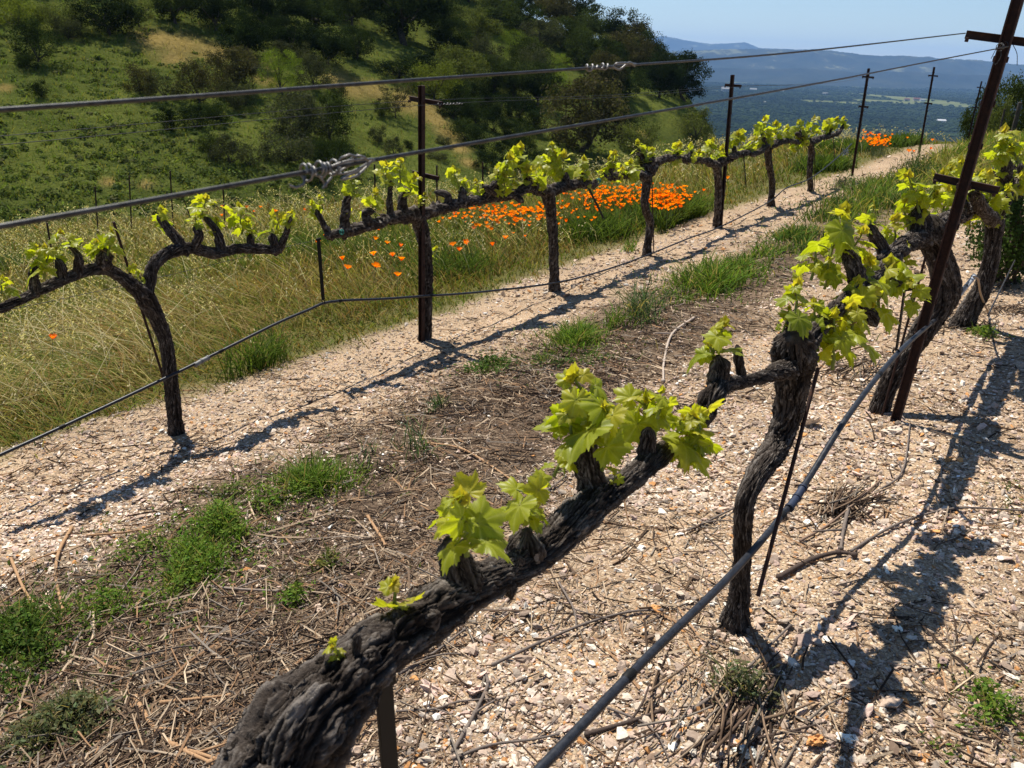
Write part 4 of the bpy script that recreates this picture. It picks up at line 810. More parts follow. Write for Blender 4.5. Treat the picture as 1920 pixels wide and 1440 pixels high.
CANE = [([(255, 1318), (290, 1372), (330, 1410), (395, 1440)], 13, TAN, 'peeled tan cane curving into the bottom edge at left'), ([(325, 1405), (370, 1420), (430, 1440), (470, 1470)], 11, TAN, 'tan cane lying across the curved one at the bottom'), ([(0, 1384), (40, 1394), (72, 1388)], 12, (.25, .2, .16, 1), 'short grey cane at the lower left edge'),
        ([(135, 998), (112, 1040), (106, 1085), (118, 1150)], 9, TAN, 'thin tan cane lying upright in the gravel at left'), ([(22, 1055), (45, 1110), (68, 1145)], 8, TAN, 'short tan cane near the left edge above the weeds'), ([(165, 1010), (260, 1000), (345, 965)], 6, TAN, 'long thin cane across the gravel at left'),
        ([(305, 1328), (370, 1322), (430, 1312)], 9, TAN, 'straight tan cane in front of the thick cordon'), ([(370, 1195), (430, 1208), (500, 1225), (565, 1235)], 7, GRY, 'grey cane running to the thick cordon'), ([(430, 1205), (460, 1185), (520, 1150), (640, 1095)], 7, DKB, 'dark forked cane in the prunings left of the cordon'),
        ([(375, 1105), (440, 1110), (520, 1115)], 8, (.26, .21, .17, 1), 'weathered cane below the bright green weeds'), ([(690, 975), (715, 1015), (722, 1028)], 8, TAN, 'pale stick in the prunings above the yellow bud'), ([(700, 1190), (830, 1120)], 1, GRY, ''),
        ([(1300, 600), (1260, 630), (1245, 680), (1243, 720)], 7, (.4, .33, .27, 1), 'pale forked cane standing out above the leafy spur'), ([(800, 835), (870, 848), (960, 905), (990, 920)], 6, TAN, 'cane lying across the middle prunings'), ([(640, 945), (760, 925), (850, 905)], 6, (.3, .2, .12, 1), 'reddish cane above the two leaf clusters'),
        ([(1460, 1090), (1520, 1058), (1570, 1045), (1600, 1048)], 13, DKB, 'dark split branch lying right of the second near trunk'), ([(1595, 1040), (1660, 1000), (1720, 975), (1800, 960), (1915, 965)], 7, GRY, 'long grey cane running to the right edge'), ([(1590, 955), (1580, 1000), (1575, 1035)], 10, GRY, 'grey root like stub above the dark split branch'),
        ([(1280, 1425), (1370, 1360), (1450, 1290), (1500, 1190)], 11, DKB, 'thick dark cane in the brush pile at bottom'), ([(1300, 1340), (1380, 1280), (1440, 1220), (1480, 1180)], 9, GRY, 'grey cane in the brush pile below the trunk'), ([(1420, 1395), (1480, 1380), (1545, 1365)], 7, DKB, 'thin dark cane left of the orange stone'),
        ([(850, 1415), (890, 1345), (915, 1290), (905, 1265)], 10, GRY, 'forked grey cane right of the foreground hanger'), ([(745, 1340), (815, 1340), (860, 1322), (945, 1318)], 6, GRY, 'thin grey cane across the gravel by the hanger'), ([(850, 1435), (920, 1405), (1000, 1395), (1045, 1385)], 8, GRY, 'grey cane near the bottom left of the drip tube'),
        ([(925, 1255), (1010, 1215), (1100, 1175), (1180, 1155), (1240, 1150)], 8, GRY, 'long thin cane between cordon and drip tube'), ([(1048, 1100), (1075, 1150), (1080, 1185)], 6, GRY, 'short crooked twig in the gravel below the cordon'), ([(750, 1270), (800, 1240), (870, 1190)], 8, GRY, 'grey cane under the edge of the cordon'),
        ([(1100, 1385), (1180, 1365), (1240, 1340)], 12, DKB, 'dark stick beside the drip tube near the bottom'), ([(1140, 1340), (1210, 1365), (1240, 1400)], 7, GRY, 'thin stick by the drip tube near the bottom'), ([(1640, 930), (1690, 890), (1705, 800)], 5, GRY, 'thin twig right of the leaning stake foot'), ([(1500, 1020), (1560, 985), (1650, 905)], 6, (.22, .15, .11, 1), 'brown twig beside the black sleeve of the drip tube'),
        ([(1290, 1000), (1320, 985), (1375, 960)], 7, GRY, 'grey twig left of the second near trunk'), ([(930, 970), (1010, 935), (1060, 900)], 6, GRY, 'grey twig behind the leafy spur')]
for pts, w, colr, lab in CANE:
    if not lab: continue
    P = [onground(x, y) + [0, 0, .006 + .006 * rng.random()] for x, y in pts]; mb = MB(); dz = np.mean([depth(p) for p in P]); r = w * .5 / F * dz * .8
    P = [p + [0, 0, r * .6] for p in P]
    tube(mb, P, np.linspace(r, r * .65, len(P)), .02, 8, colr)
    for k in range(len(P)): mb.add(P[k] + r * 1.45 * I1[0] * [1, 1, .9], I1[1], colr)                     # nodes of the cane
    if len(P) > 2 and rng.random() < .8:
        k = rng.integers(1, len(P) - 1); d = unit(P[k] - P[k - 1]); sd = np.cross(d, UP) * rng.choice([-1, 1]); tube(mb, [P[k], P[k] + (d + sd * .7) * .05 + UP * .01, P[k] + (d + sd * .9) * .1 + UP * .012], [r * .6, r * .5, r * .3], .02, 6, colr)
    tag(mb.obj('pruned_cane', M['wood'], loc=tuple(P[0]), smooth=True), lab, 'cane', 'pruned canes on the ground')
def pile(label, px, py, rx, n, seed):
    p = onground(px, py); R1 = rx / F * depth(p); mb = MB()
    for k in range(n):
        a = rng.normal(0, R1 * .5, 2); d = unit(np.append(rng.normal(0, .35, 2) + [.55, .83], rng.normal(0, .06))); L = rng.uniform(.08, .34); b = p + np.append(a, .006 + .035 * rng.random())
        b[2] = float(G(b[0], b[1])) + .005 + .03 * rng.random() ** 2
        c = np.array(WPAL[rng.choice([0, 1, 4, 6, 2])]) * rng.uniform(.7, 1.1); r = rng.uniform(.0018, .0045)
        P = [b - d * L * .5, b + rng.normal(0, .012, 3) * [1, 1, .3], b + d * L * .5]
        for q in P: q[2] = max(q[2], float(G(q[0], q[1])) + .004)
        tube(mb, P, [r, r * .9, r * .6], .04, 5, (*c, 1))
    tag(mb.obj('brush_pile', M['wood'], loc=tuple(p), smooth=True), label, 'brush pile', 'small piles of grey prunings')
pile('tangled pile of grey prunings at the bottom below the second near trunk', 1375, 1345, 150, 75, 1)
pile('small pile of grey prunings right of the black tube sleeve', 1585, 950, 60, 60, 2)
pile('dark heap of dead wood at the foot of the vine with the pale split trunk', 1800, 605, 60, 70, 3)
pile('flat grey prunings behind the second near trunk head', 1600, 690, 55, 50, 4)
pile('dark prunings at the right end of the gravel', 1905, 585, 45, 50, 5)
# ------------------------------------------------------------------ grass blades
def blades(mb, x, y, z, h, w, col, lean, ldir, droop, lv=(0, .4, .75, 1.0)):
    n = len(x); d = np.stack([np.cos(ldir), np.sin(ldir), np.zeros(n)], 1); fa = rng.random(n) * 6.283
    sd = np.stack([np.cos(fa), np.sin(fa), np.zeros(n)], 1); V = []; C = []
    for t in lv:
        c = np.stack([x, y, z], 1) + d * (h * (lean * t + droop * t * t))[:, None] + np.array([0, 0, 1.]) * (h * t * (1 - .45 * droop * t))[:, None]
        hw = (w * (.5 if t < .9 else .08) * (1 - .25 * t))[:, None]; V += [c - sd * hw, c + sd * hw]
        C += [np.hstack([col * (.8 + .25 * t), np.ones((n, 1))])] * 2
    m = len(lv) * 2; V = np.stack(V, 1); C = np.stack(C, 1)
    f = np.array([[2 * k, 2 * k + 1, 2 * k + 3, 2 * k + 2] for k in range(len(lv) - 1)])
    mb.add(V.reshape(-1, 3), (f[None] + (np.arange(n) * m)[:, None, None]).reshape(-1, 4), C.reshape(-1, 4))
    return V[:, -2], d
GREEN, OLIVE, STRAW, RED, PALE, DKG = [np.array(c) for c in ((.10, .145, .022), (.185, .17, .036), (.42, .32, .13), (.23, .13, .04), (.60, .52, .31), (.055, .09, .018))]
def meadow():
    mb = MB()
    for n, r0, r1, p in ((190000, 3.0, 34, 1.15),):
        x, y, r = polar(n, r0, r1, p, -52, 48); s = D2[0] * x + D2[1] * y; t = N2[0] * x + N2[1] * y; mu, gr = zone(x, y)
        e = y - np.interp(x, YE_X, YE_Y); keep = (rng.random(n) < gr * np.where(t > -4.2, .6, 1)) & (e < 4); x, y, r, s, t = [q[keep] for q in (x, y, r, s, t)]; n = len(x)
        n1 = fbm(xy3(x, y, .55), 3, 91); n2 = fbm(xy3(x, y, 1.6), 3, 92); ds = -4.5 - t                     # distance from the gravel edge
        wdry = np.clip(.45 + n1 * .9 + .6 * np.exp(-((s - 7.0) / 3.4) ** 2 - ((ds - 1.1) / 1.0) ** 2) + .3 * np.exp(-((s - 2.2) / 1.3) ** 2 - ((ds - .6) / .6) ** 2) - .35 * np.exp(-(ds / .35) ** 2), 0, 1); back = np.clip((ds - 3.5) / 4, 0, 1)
        u = rng.random((n, 1)); col = np.where(u < .45, GREEN, OLIVE) * rng.uniform(.7, 1.3, (n, 1))
        dry = rng.random(n) < wdry * .75 + back * .12; cd = np.where(rng.random((n, 1)) < .38, RED, STRAW * .72); cd = np.where(rng.random((n, 1)) < .25, OLIVE, cd); col = np.where(dry[:, None], cd * rng.uniform(.7, 1.25, (n, 1)), col)
        edge = np.clip(ds / .9, .32, 1); h = rng.uniform(.16, .42, n) * (.75 + .4 * n2) * edge * np.where(dry, 1.1, 1); h *= np.where(s > 17, .9, 1) * np.where(t > -4.2, .65, 1)
        swirl = np.exp(-((x + 3.4) / 1.6) ** 2 - ((y - 6.0) / 2.2) ** 2); ld = rng.random(n) * 6.283; ld = np.where(rng.random(n) < .38 + .3 * swirl, 3.0 + rng.normal(0, .7, n) + n1 * 1.6, ld)
        blades(mb, x, y, G(x, y) - .01, h, .0028 + .00085 * r, col, rng.uniform(0, .35, n) + .3 * swirl, ld, rng.uniform(.1, .9, n) + .5 * swirl)
    # wild oats: fine stalks with nodding heads
    n = 26000; x, y, r = polar(n, 3.2, 34, 1.1, -52, 48); s = D2[0] * x + D2[1] * y; t = N2[0] * x + N2[1] * y; mu, gr = zone(x, y); n1 = fbm(xy3(x, y, .6), 3, 95); ds = -4.5 - t
    swirl = np.exp(-((x + 3.6) / 1.7) ** 2 - ((y - 6.0) / 2.4) ** 2); back = np.clip((ds - 2.5) / 4, 0, 1); crest = np.clip((s - 15) / 3, 0, 1)
    e = y - np.interp(x, YE_X, YE_Y); keep = (rng.random(n) < gr * np.clip(.08 + .40 * back + .5 * swirl + .5 * n1 + .3 * crest, .02, 1)) & (e < 2.5) & (ds > .35); x, y, r, s, t, swirl, n1 = [q[keep] for q in (x, y, r, s, t, swirl, n1)]; n = len(x)
    h = rng.uniform(.38, .68, n); ld = np.where(rng.random(n) < .8, 3.0 + rng.normal(0, .8, n) + n1 * 1.6, rng.random(n) * 6.28); col = np.where(rng.random((n, 1)) < .5, STRAW, PALE) * rng.uniform(.75, 1.1, (n, 1))
    tip, d = blades(mb, x, y, G(x, y), h, .0016 + .00042 * r, col, rng.uniform(.1, .4, n) + .35 * swirl, ld, rng.uniform(.3, .8, n) + .45 * swirl)
    for k in range(7):
        b = tip + d * rng.uniform(-.13, .07, (n, 1)) + np.array([0, 0, 1.]) * rng.uniform(-.075, .035, (n, 1)) + rng.normal(0, .012, (n, 3))
        L = (.016 + .0006 * r)[:, None] * rng.uniform(.7, 1.5, (n, 1)); dirv = d * rng.uniform(.2, 1, (n, 1)) + np.array([0, 0, -1.]) * rng.uniform(.2, .8, (n, 1)); sd = np.cross(dirv, rng.normal(0, 1, (n, 3))); sd /= np.linalg.norm(sd, axis=1)[:, None] + 1e-9
        W = (.0022 + .00045 * r)[:, None]; V = np.stack([b - dirv * L * .5, b + sd * W, b + dirv * L * .8, b - sd * W], 1)
        C = np.repeat(np.hstack([np.where(rng.random((n, 1)) < .6, PALE, STRAW) * rng.uniform(.8, 1.15, (n, 1)), np.ones((n, 1))])[:, None], 4, 1)
        mb.add(V.reshape(-1, 3), (np.arange(n) * 4)[:, None] + np.arange(4)[None], C.reshape(-1, 4))
    n = 42000; s = rng.uniform(9, 30, n); t = rng.uniform(-3.2, 9, n) ; x = D2[0] * s + N2[0] * t; y = D2[1] * s + N2[1] * t; mu, gr = zone(x, y); k = rng.random(n) < gr; x, y = x[k], y[k]; r = np.hypot(x, y); n = len(x)
    u = rng.random((n, 1)); n1 = fbm(xy3(x, y, .5), 3, 96)[:, None]; col = np.where(u < .42 + .4 * n1, GREEN * 1.25, np.where(u < .8, OLIVE * 1.2, STRAW)) * rng.uniform(.7, 1.3, (n, 1))
    blades(mb, x, y, G(x, y), rng.uniform(.10, .34, n) * (1 + .5 * n1[:, 0]), .003 + .0009 * r, col, rng.uniform(0, .4, n), rng.random(n) * 6.28, rng.uniform(.1, .8, n))
    # lush dark tussocks among the poppies and at the gravel edge
    for px, py, rx, nn in ((1240, 410, 70, 5200), (1290, 430, 40, 1600), (1110, 440, 60, 1600), (740, 480, 120, 1500), (560, 480, 100, 1500), (500, 700, 70, 900), (840, 520, 70, 900), (1570, 285, 40, 1500), (1540, 320, 40, 1500), (1680, 275, 45, 1200), (40, 510, 80, 1500), (1160, 400, 60, 1500)):
        p = onground(px, py); R1 = rx / F * depth(p); x = p[0] + rng.normal(0, R1 * .55, nn); y = p[1] + rng.normal(0, R1 * .7, nn); r = np.hypot(x, y); k = zone(x, y)[1] > .5; x, y, r = x[k], y[k], r[k]; n = len(x)
        if n: blades(mb, x, y, G(x, y), rng.uniform(.15, .40, n), .003 + .0008 * r, np.where(rng.random((n, 1)) < .55, DKG, GREEN) * rng.uniform(.7, 1.3, (n, 1)), rng.uniform(0, .4, n), rng.random(n) * 6.28, rng.uniform(.1, .8, n))
    return mb
tag(meadow().obj('meadow_grass', M['grass']), 'tall wild oats and dry meadow grass below the far row', 'grass', kind='stuff')
# ------------------------------------------------------------------ weeds between the rows
def weed(label, px, py, rx, ry, n, h, kind, col=None):
    p = onground(px, py); R1 = rx / F * depth(p); q = onground(px, py + ry); q0 = onground(px, py - ry); R2 = max(.5 * np.linalg.norm(q - q0), R1 * .35)
    vd = unit(np.array([p[0], p[1], 0])); sd = np.array([vd[1], -vd[0], 0]); n = int(n * .72); a = rng.normal(0, .5, (n, 2)) * rng.choice([.7, 1.05, 1.9], (n, 1), p=[.42, .34, .24])
    lob = .85 + .55 * fbm(np.stack([np.arctan2(a[:, 1], a[:, 0]) * 1.6, np.full(n, px * .1), np.zeros(n)], 1), 2, 5); a *= lob[:, None]
    pt = p + a[:, :1] * R1 * sd + a[:, 1:] * R2 * vd; x, y = pt[:, 0], pt[:, 1]; cl_ = fbm(xy3(x, y, 3.2 / max(R1, .12) * .5), 2, int(px)); kp = rng.random(n) < np.clip(.7 + 1.3 * cl_, .08, 1); x, y, a = x[kp], y[kp], a[kp]; n = len(x); z = G(x, y); r = np.hypot(x, y); edge = np.clip(1.3 - np.linalg.norm(a, axis=1), .25, 1) * np.clip(.9 + .8 * cl_[kp], .4, 1.35)
    mb = MB(); base = (np.array(col) if col is not None else np.array([.065, .115, .022])) * rng.uniform(.5, 1.6, (n, 1)) * rng.uniform([.85, .95, .8], [1.35, 1.08, 1.2], (n, 3))
    if kind == 'grass':
        base = np.where(rng.random((n, 1)) < .08, STRAW * .8, base); blades(mb, x, y, z, h * rng.uniform(.4, 1.1, n) * edge, .0022 + .0009 * r, base, rng.uniform(0, .35, n), rng.random(n) * 6.28, rng.uniform(.1, 1.0, n))
    else:                                                           # low plants with many small leaves on thin stems
        hh = h * rng.uniform(.15, 1, n) * edge; c = np.stack([x, y, z + hh], 1); dr = rng.normal(0, 1, (n, 3)) * [1, 1, .45]; dr /= np.linalg.norm(dr, axis=1)[:, None]; s2 = np.cross(dr, rng.normal(0, .5, (n, 3)) + UP); s2 /= np.linalg.norm(s2, axis=1)[:, None] + 1e-9
        L = rng.uniform(.003, .0115, n)[:, None] * (.8 + .16 * r[:, None]); V = np.stack([c - dr * L, c - dr * L * .1 + s2 * L * .42, c + dr * L, c - dr * L * .1 - s2 * L * .42], 1)
        C = np.repeat(np.hstack([base, np.ones((n, 1))])[:, None], 4, 1); mb.add(V.reshape(-1, 3), (np.arange(n) * 4)[:, None] + np.arange(4)[None], C.reshape(-1, 4))
        k = rng.random(n) < .42; blades(mb, x[k], y[k], z[k], hh[k] * rng.uniform(.9, 1.9, k.sum()), .0016 + .0005 * r[k], np.where(rng.random((k.sum(), 1)) < .14, STRAW * .8, base[k] * rng.uniform(.8, 1.5, (k.sum(), 1))), rng.uniform(0, .5, k.sum()), rng.random(k.sum()) * 6.28, rng.uniform(0, .5, k.sum()))
        pn = rng.random(n) < .05; blades(mb, x[pn], y[pn], z[pn], hh[pn] * 1.9, .0025 + .0006 * r[pn], base[pn] * 1.2, rng.uniform(0, .4, pn.sum()), rng.random(pn.sum()) * 6.28, rng.uniform(.1, .8, pn.sum()))
    tag(mb.obj('weed_patch', M['grass'], loc=tuple(p)), label, 'weeds', 'weeds growing in the prunings')
GB = (.095, .16, .025); BLU = (.075, .115, .05)
weed('dense bright green low weeds left of centre bottom, largest leafy patch', 315, 1072, 150, 85, 9000, .085, 'leaf', GB)
weed('grassy green weeds just above the bright leafy patch', 425, 1000, 75, 55, 2600, .10, 'leaf', GB)
weed('bright tufted grass patch in the middle of the prunings strip', 598, 905, 105, 42, 1500, .17, 'grass', (.10, .165, .028))
weed('low leafy weeds spread round the bright tufted grass', 570, 915, 75, 35, 1800, .05, 'leaf', GB)
weed('dark green weeds at the lower left edge', 55, 1215, 135, 95, 7000, .10, 'leaf', (.06, .105, .02))
weed('grass tuft at the left edge among the dark weeds', 105, 1165, 60, 55, 420, .16, 'grass', (.08, .13, .025))
weed('thin greyish weeds near the bottom left corner', 115, 1365, 150, 55, 2600, .055, 'leaf', (.10, .115, .055))
weed('small tuft at the end of the weathered cane', 545, 1128, 45, 26, 420, .05, 'leaf', GB)
weed('small tuft left of the two foreground leaf clusters', 610, 1060, 45, 22, 380, .05, 'leaf', (.10, .12, .03))
weed('tall bluish grass tuft standing alone in the gravel', 778, 845, 40, 36, 170, .28, 'grass', BLU)
weed('small grass beside the tall bluish tuft', 820, 770, 30, 18, 130, .12, 'grass', BLU)
weed('thin grass blades left of the tall bluish tuft', 690, 870, 28, 30, 70, .18, 'grass', BLU)
weed('dense grass cushion behind the leafy foreground spur', 1085, 645, 88, 36, 2600, .17, 'grass', GB)
weed('low broad weeds at the foot of the grass cushion', 1060, 680, 80, 20, 1500, .07, 'leaf', (.06, .10, .025))
weed('low green weeds in the shadow of the first stake', 925, 692, 62, 20, 1500, .06, 'leaf', (.06, .105, .025))
weed('tall seeding grass on the gravel in the middle distance', 1200, 590, 55, 42, 420, .34, 'grass', BLU)
weed('broad grass patch left of the leaf clusters at right', 1335, 535, 95, 36, 2200, .26, 'grass', GB)
weed('short grass behind the broad patch, in mid strip', 1395, 508, 70, 24, 1500, .17, 'grass', GB)
weed('green grass mound above the near leaf clusters', 1490, 450, 78, 26, 2600, .18, 'grass', (.075, .13, .025))
weed('dark grass mound beside the far row last vines', 1560, 396, 66, 24, 2200, .20, 'grass', (.06, .105, .022))
weed('large tall grass patch filling the strip before the leaning stake', 1655, 368, 92, 42, 4200, .30, 'grass', (.075, .13, .026))
weed('greyish bushy weed at the foot of the dark stake of the far row', 1585, 352, 48, 14, 900, .16, 'leaf', (.13, .155, .08))
weed('dark leafy weed left of the leaning stake crossarm', 1712, 335, 48, 30, 1800, .34, 'leaf', (.035, .06, .018))
weed('thin green weeds joining the two leafy patches at lower left', 190, 1150, 90, 50, 800, .07, 'leaf', GB)
weed('straggling weeds between the leafy patch and the bright tufted grass', 505, 948, 70, 36, 500, .08, 'leaf', GB)
weed('grassy fringe right of the grass cushion', 1150, 612, 60, 26, 260, .14, 'grass', GB)
weed('grassy fringe left of the broad grass patch', 1262, 562, 55, 26, 260, .16, 'grass', GB)
weed('short green fringe below the green grass mound', 1430, 482, 55, 18, 380, .12, 'grass', GB)
weed('low green growth along the strip before the large tall grass patch', 1612, 400, 60, 18, 500, .12, 'grass', GB)
weed('scattered weeds in the gravel left of the bright tufted grass', 440, 925, 60, 22, 380, .05, 'leaf', (.10, .13, .035))
weed('sparse green weeds at the lower right corner', 1860, 1340, 75, 60, 420, .05, 'leaf', GB)
weed('tiny weed in the shade fork at lower right', 1845, 1300, 35, 20, 140, .04, 'leaf', GB)
weed('thin weeds growing through the bottom brush pile', 1390, 1300, 75, 34, 420, .08, 'leaf', (.09, .105, .05))
weed('few green blades by the right end of the drip tube', 1842, 630, 36, 12, 260, .05, 'leaf', GB)
weed('small weeds at the right edge halfway down', 1890, 940, 40, 40, 130, .04, 'leaf', (.11, .12, .04))
weed('seedling weeds in the front gravel at bottom right', 1760, 1400, 50, 26, 130, .04, 'leaf', GB)
weed('low grass at the gravel edge left of the crooked vine', 1180, 470, 20, 14, 220, .14, 'grass', GB)
# ------------------------------------------------------------------ poppies
def poppy_mesh(k):
    r = np.random.default_rng(300 + k); mb = MB(); op = [.3, .42, .6, .7, .5][k]; H0 = 1.0
    for q in range(4):
        a = q * 1.5708 + r.normal(0, .12); o = np.array([math.cos(a), math.sin(a), 0]); sd = np.array([-o[1], o[0], 0]); V = []; C = []
        for i, f in enumerate((0, .4, .8, 1.0)):
            for j in (-1, 0, 1):
                w = (.08, .62, .85, .62)[i] * .036; el = op * f; V.append(np.array([0, 0, .30]) + o * .034 * f * math.sin(.35 + el) * 1.15 + UP * .034 * f * math.cos(el * .9) - o * abs(j) * .004 + sd * j * w * .62 + UP * abs(j) * .003 + r.normal(0, .0013, 3))
                C.append([.86 + .08 * r.random(), (.15, .2, .24, .18, .22)[k] + .09 * (1 - f) + .05 * r.random(), .004, 1])
        mb.add(V, [[i * 3 + j, i * 3 + j + 1, i * 3 + j + 4, i * 3 + j + 3] for i in range(3) for j in range(2)], C, 0)
    tube(mb, [[r.normal(0, .04), r.normal(0, .04), -.03], [0, 0, .16], [0, 0, .30]], [.0022, .002, .002], .1, 4, (.10, .15, .05, 1), 1, False)
    return mb.mesh('poppy', [M['petal'], M['stem']], True)
PM = [poppy_mesh(k) for k in range(5)]; NP_ = [0]
def poppy(x, y, label, group, s=1.0):
    if NP_[0] >= 299 or zone(np.array([x]), np.array([y]))[1][0] < .3: return
    NP_[0] += 1; o = bpy.data.objects.new('poppy', PM[rng.integers(5)]); COL.objects.link(o); o.location = (x, y, float(G(x, y)) - .01)
    o.rotation_euler = (rng.normal(0, .22), rng.normal(0, .22), rng.random() * 6.28); o.scale = (s * rng.uniform(.85, 1.2),) * 2 + (rng.uniform(.85, 1.15) * min(s, 1.25),); tag(o, label, 'poppy', group)
SCAT = [(85, 645), (535, 617), (460, 390), (487, 395), (412, 398), (480, 388), (505, 403), (420, 410), (569, 392), (608, 470), (628, 456), (690, 455), (735, 435), (722, 458), (745, 470), (640, 510), (657, 503), (672, 500), (702, 503), (712, 493), (745, 505), (744, 520), (745, 490), (860, 463), (880, 460), (950, 448), (930, 467), (1078, 397), (1067, 457), (1084, 459), (860, 470), (890, 456), (1370, 340), (1398, 350), (1590, 297), (1620, 300), (1738, 275), (1745, 270), (1700, 258)]
for px, py in SCAT:
    p = onground(px, py, .30)
    poppy(p[0], p[1], 'single orange poppy scattered apart from the dense patches in the meadow grass', 'scattered poppies', 1.15)
def drift():
    mb = MB(); me_ = []
    for m_ in PM:
        v_ = np.empty(len(m_.vertices) * 3, np.float32); m_.vertices.foreach_get('co', v_); c_ = np.empty(len(m_.vertices) * 4, np.float32); m_.color_attributes['Col'].data.foreach_get('color', c_)
        me_.append((v_.reshape(-1, 3)[:36], c_.reshape(-1, 4)[:36]))
    fq = np.array([[p_ * 9 * 0 + i * 3 + j, i * 3 + j + 1, i * 3 + j + 4, i * 3 + j + 3] for p_ in (0,) for i in range(3) for j in range(2)])
    for cx_, cy_, rx, ry, n_, tl in ((1258, 376, 66, 27, 230, .25), (1150, 366, 95, 24, 200, 0), (960, 398, 140, 26, 150, 0), (1658, 268, 42, 12, 150, .4)):
        u = rng.normal(0, .47, (n_, 2)); c0 = onground(cx_, cy_, .3); ex = onground(cx_ + rx, cy_ + tl * rx, .3) - c0; ey = onground(cx_, cy_ + ry, .3) - c0; P_ = c0 + u[:, :1] * ex + u[:, 1:] * ey; z_ = G(P_[:, 0], P_[:, 1]); ok_ = zone(P_[:, 0], P_[:, 1])[1] > .4
        for k in np.where(ok_)[0]:
            V_, C_ = me_[k % 5]; a = rng.random() * 6.28; s_ = rng.uniform(.65, 1.05); hz_ = rng.uniform(.75, 1.15); W = V_ @ np.array([[math.cos(a), math.sin(a), 0], [-math.sin(a), math.cos(a), 0], [0, 0, 1]]); W = np.stack([W[:, 0] * s_, W[:, 1] * s_, .3 * hz_ + (W[:, 2] - .3) * s_], 1) + [P_[k, 0], P_[k, 1], z_[k]]
            for q_ in range(3): mb.add(W[q_ * 12:q_ * 12 + 12], fq, C_[q_ * 12:q_ * 12 + 12], 0)
            tube(mb, [[P_[k, 0], P_[k, 1], z_[k]], W[:36].mean(0) - UP * .02], [.003, .0025], .3, 3, (.10, .15, .05, 1), 1, False)
    tag(mb.obj('poppy_drift', [M['petal'], M['stem']], smooth=True), 'crowded smaller poppies filling the orange drifts', 'poppies', kind='stuff')
def patch(px, py, rx, ry, n, label, group, s=1.15, tilt=0.0):
    for k in range(n):
        u, v = rng.normal(0, .48, 2); p = onground(px + u * rx, py + v * ry + tilt * u * rx, .30); poppy(p[0], p[1], label, group, s)
patch(1255, 372, 62, 26, 96, 'orange poppy in the densest patch behind the crooked vine trunk', 'poppies of the densest patch', 1.05, .25)
patch(1150, 368, 85, 22, 42, 'orange poppy in the patch between the straight and the crooked trunk', 'poppies between the two trunks', 1.0)
patch(960, 398, 130, 26, 66, 'orange poppy in the loose patch right of the first stake', 'poppies right of the first stake', 1.05)
patch(1655, 268, 42, 13, 60, 'orange poppy in the small bright patch on the crest', 'poppies on the crest', 1.2, .4)
drift()
# ------------------------------------------------------------------ trees and bushes
def crown_mesh(name, seed, ncl, ncard, card, flat, low, lobe):
    """a crown of unit width: clumps of small leaf faces over an uneven shape, gaps between the clumps"""
    r = np.random.default_rng(seed); mb = MB(); cl = []
    for k in range(ncl):
        v = r.normal(0, 1, 3); v /= np.linalg.norm(v); rad = r.random() ** .35 * .40; c = v * rad * [1, 1, flat]; c[2] += .5 * flat + low
        cl.append((c, r.uniform(.06, .19) * lobe))
    per = ncard // ncl
    for c, cr in cl:
        v = r.normal(0, 1, (per, 3)); v /= np.linalg.norm(v, axis=1)[:, None]; q = c + v * cr * (r.uniform(.45, 1.08, (per, 1))) * [1, 1, .78]
        q = q + .03 * fbm(q * 9, 2, seed)[:, None] * v; nr = v + r.normal(0, .5, (per, 3)); nr /= np.linalg.norm(nr, axis=1)[:, None]
        a = np.cross(nr, r.normal(0, 1, (per, 3))); a /= np.linalg.norm(a, axis=1)[:, None] + 1e-9; b = np.cross(nr, a); L = card * r.uniform(.5, 1.3, (per, 1))
        V = np.stack([q - a * L, q + b * L * .5, q + a * L, q - b * L * .5 + nr * L * .2], 1); t = r.uniform(.7, 1.35, (per, 1)) * (r.uniform(.65, 1.4)); C = np.repeat(np.hstack([t, t, t * r.uniform(.85, 1.1, (per, 1)), np.ones((per, 1))])[:, None], 4, 1)
        mb.add(V.reshape(-1, 3), (np.arange(per) * 4)[:, None] + np.arange(4)[None], C.reshape(-1, 4))
    return mb.mesh(name, M['tree']), cl
def trunk_mesh(seed, cl, low, w):
    r = np.random.default_rng(seed + 5); mb = MB(); f = np.array([r.normal(0, .03), r.normal(0, .03), low + .16]); bark(mb, np.array([[0, 0, -.12], [0, 0, 0], f * .55 + r.normal(0, .012, 3), f]), [w * 1.3, w * 1.1, w * .85, w * .7], .03, 12, seed, .12, .1, .9)
    for c, cr in sorted(cl, key=lambda q: r.random())[:9]:
        mid = f * .5 + c * .5 + r.normal(0, .03, 3) - [0, 0, .03]; bark(mb, np.array([f * .9, mid, c]), [w * .5, w * .32, w * .12], .05, 7, seed, .1, .1, .8)
    return mb.mesh('trunk', M['tbark'], True)
PROTO = {}
for key, args, low, tw in (('oak', (1, 50, 9500, .016, .66, .08, 1.1), .08, .030), ('oak2', (2, 46, 9500, .016, .78, .0, 1.15), .0, .028), ('oak3', (8, 58, 10000, .016, .85, -.04, 1.05), -.04, .026),
                           ('bush', (3, 30, 5200, .016, .72, -.06, 1.25), -.06, .022), ('bush2', (4, 26, 4800, .017, .85, -.08, 1.35), -.08, .02), ('loose', (5, 40, 3800, .014, .9, 0.0, .8), .0, .018), ('fine', (6, 60, 8000, .010, .95, .0, .8), .0, .02)):
    me, cl = crown_mesh('crown', *args); PROTO[key] = (me, trunk_mesh(args[0], cl, low, tw), args[4], low)
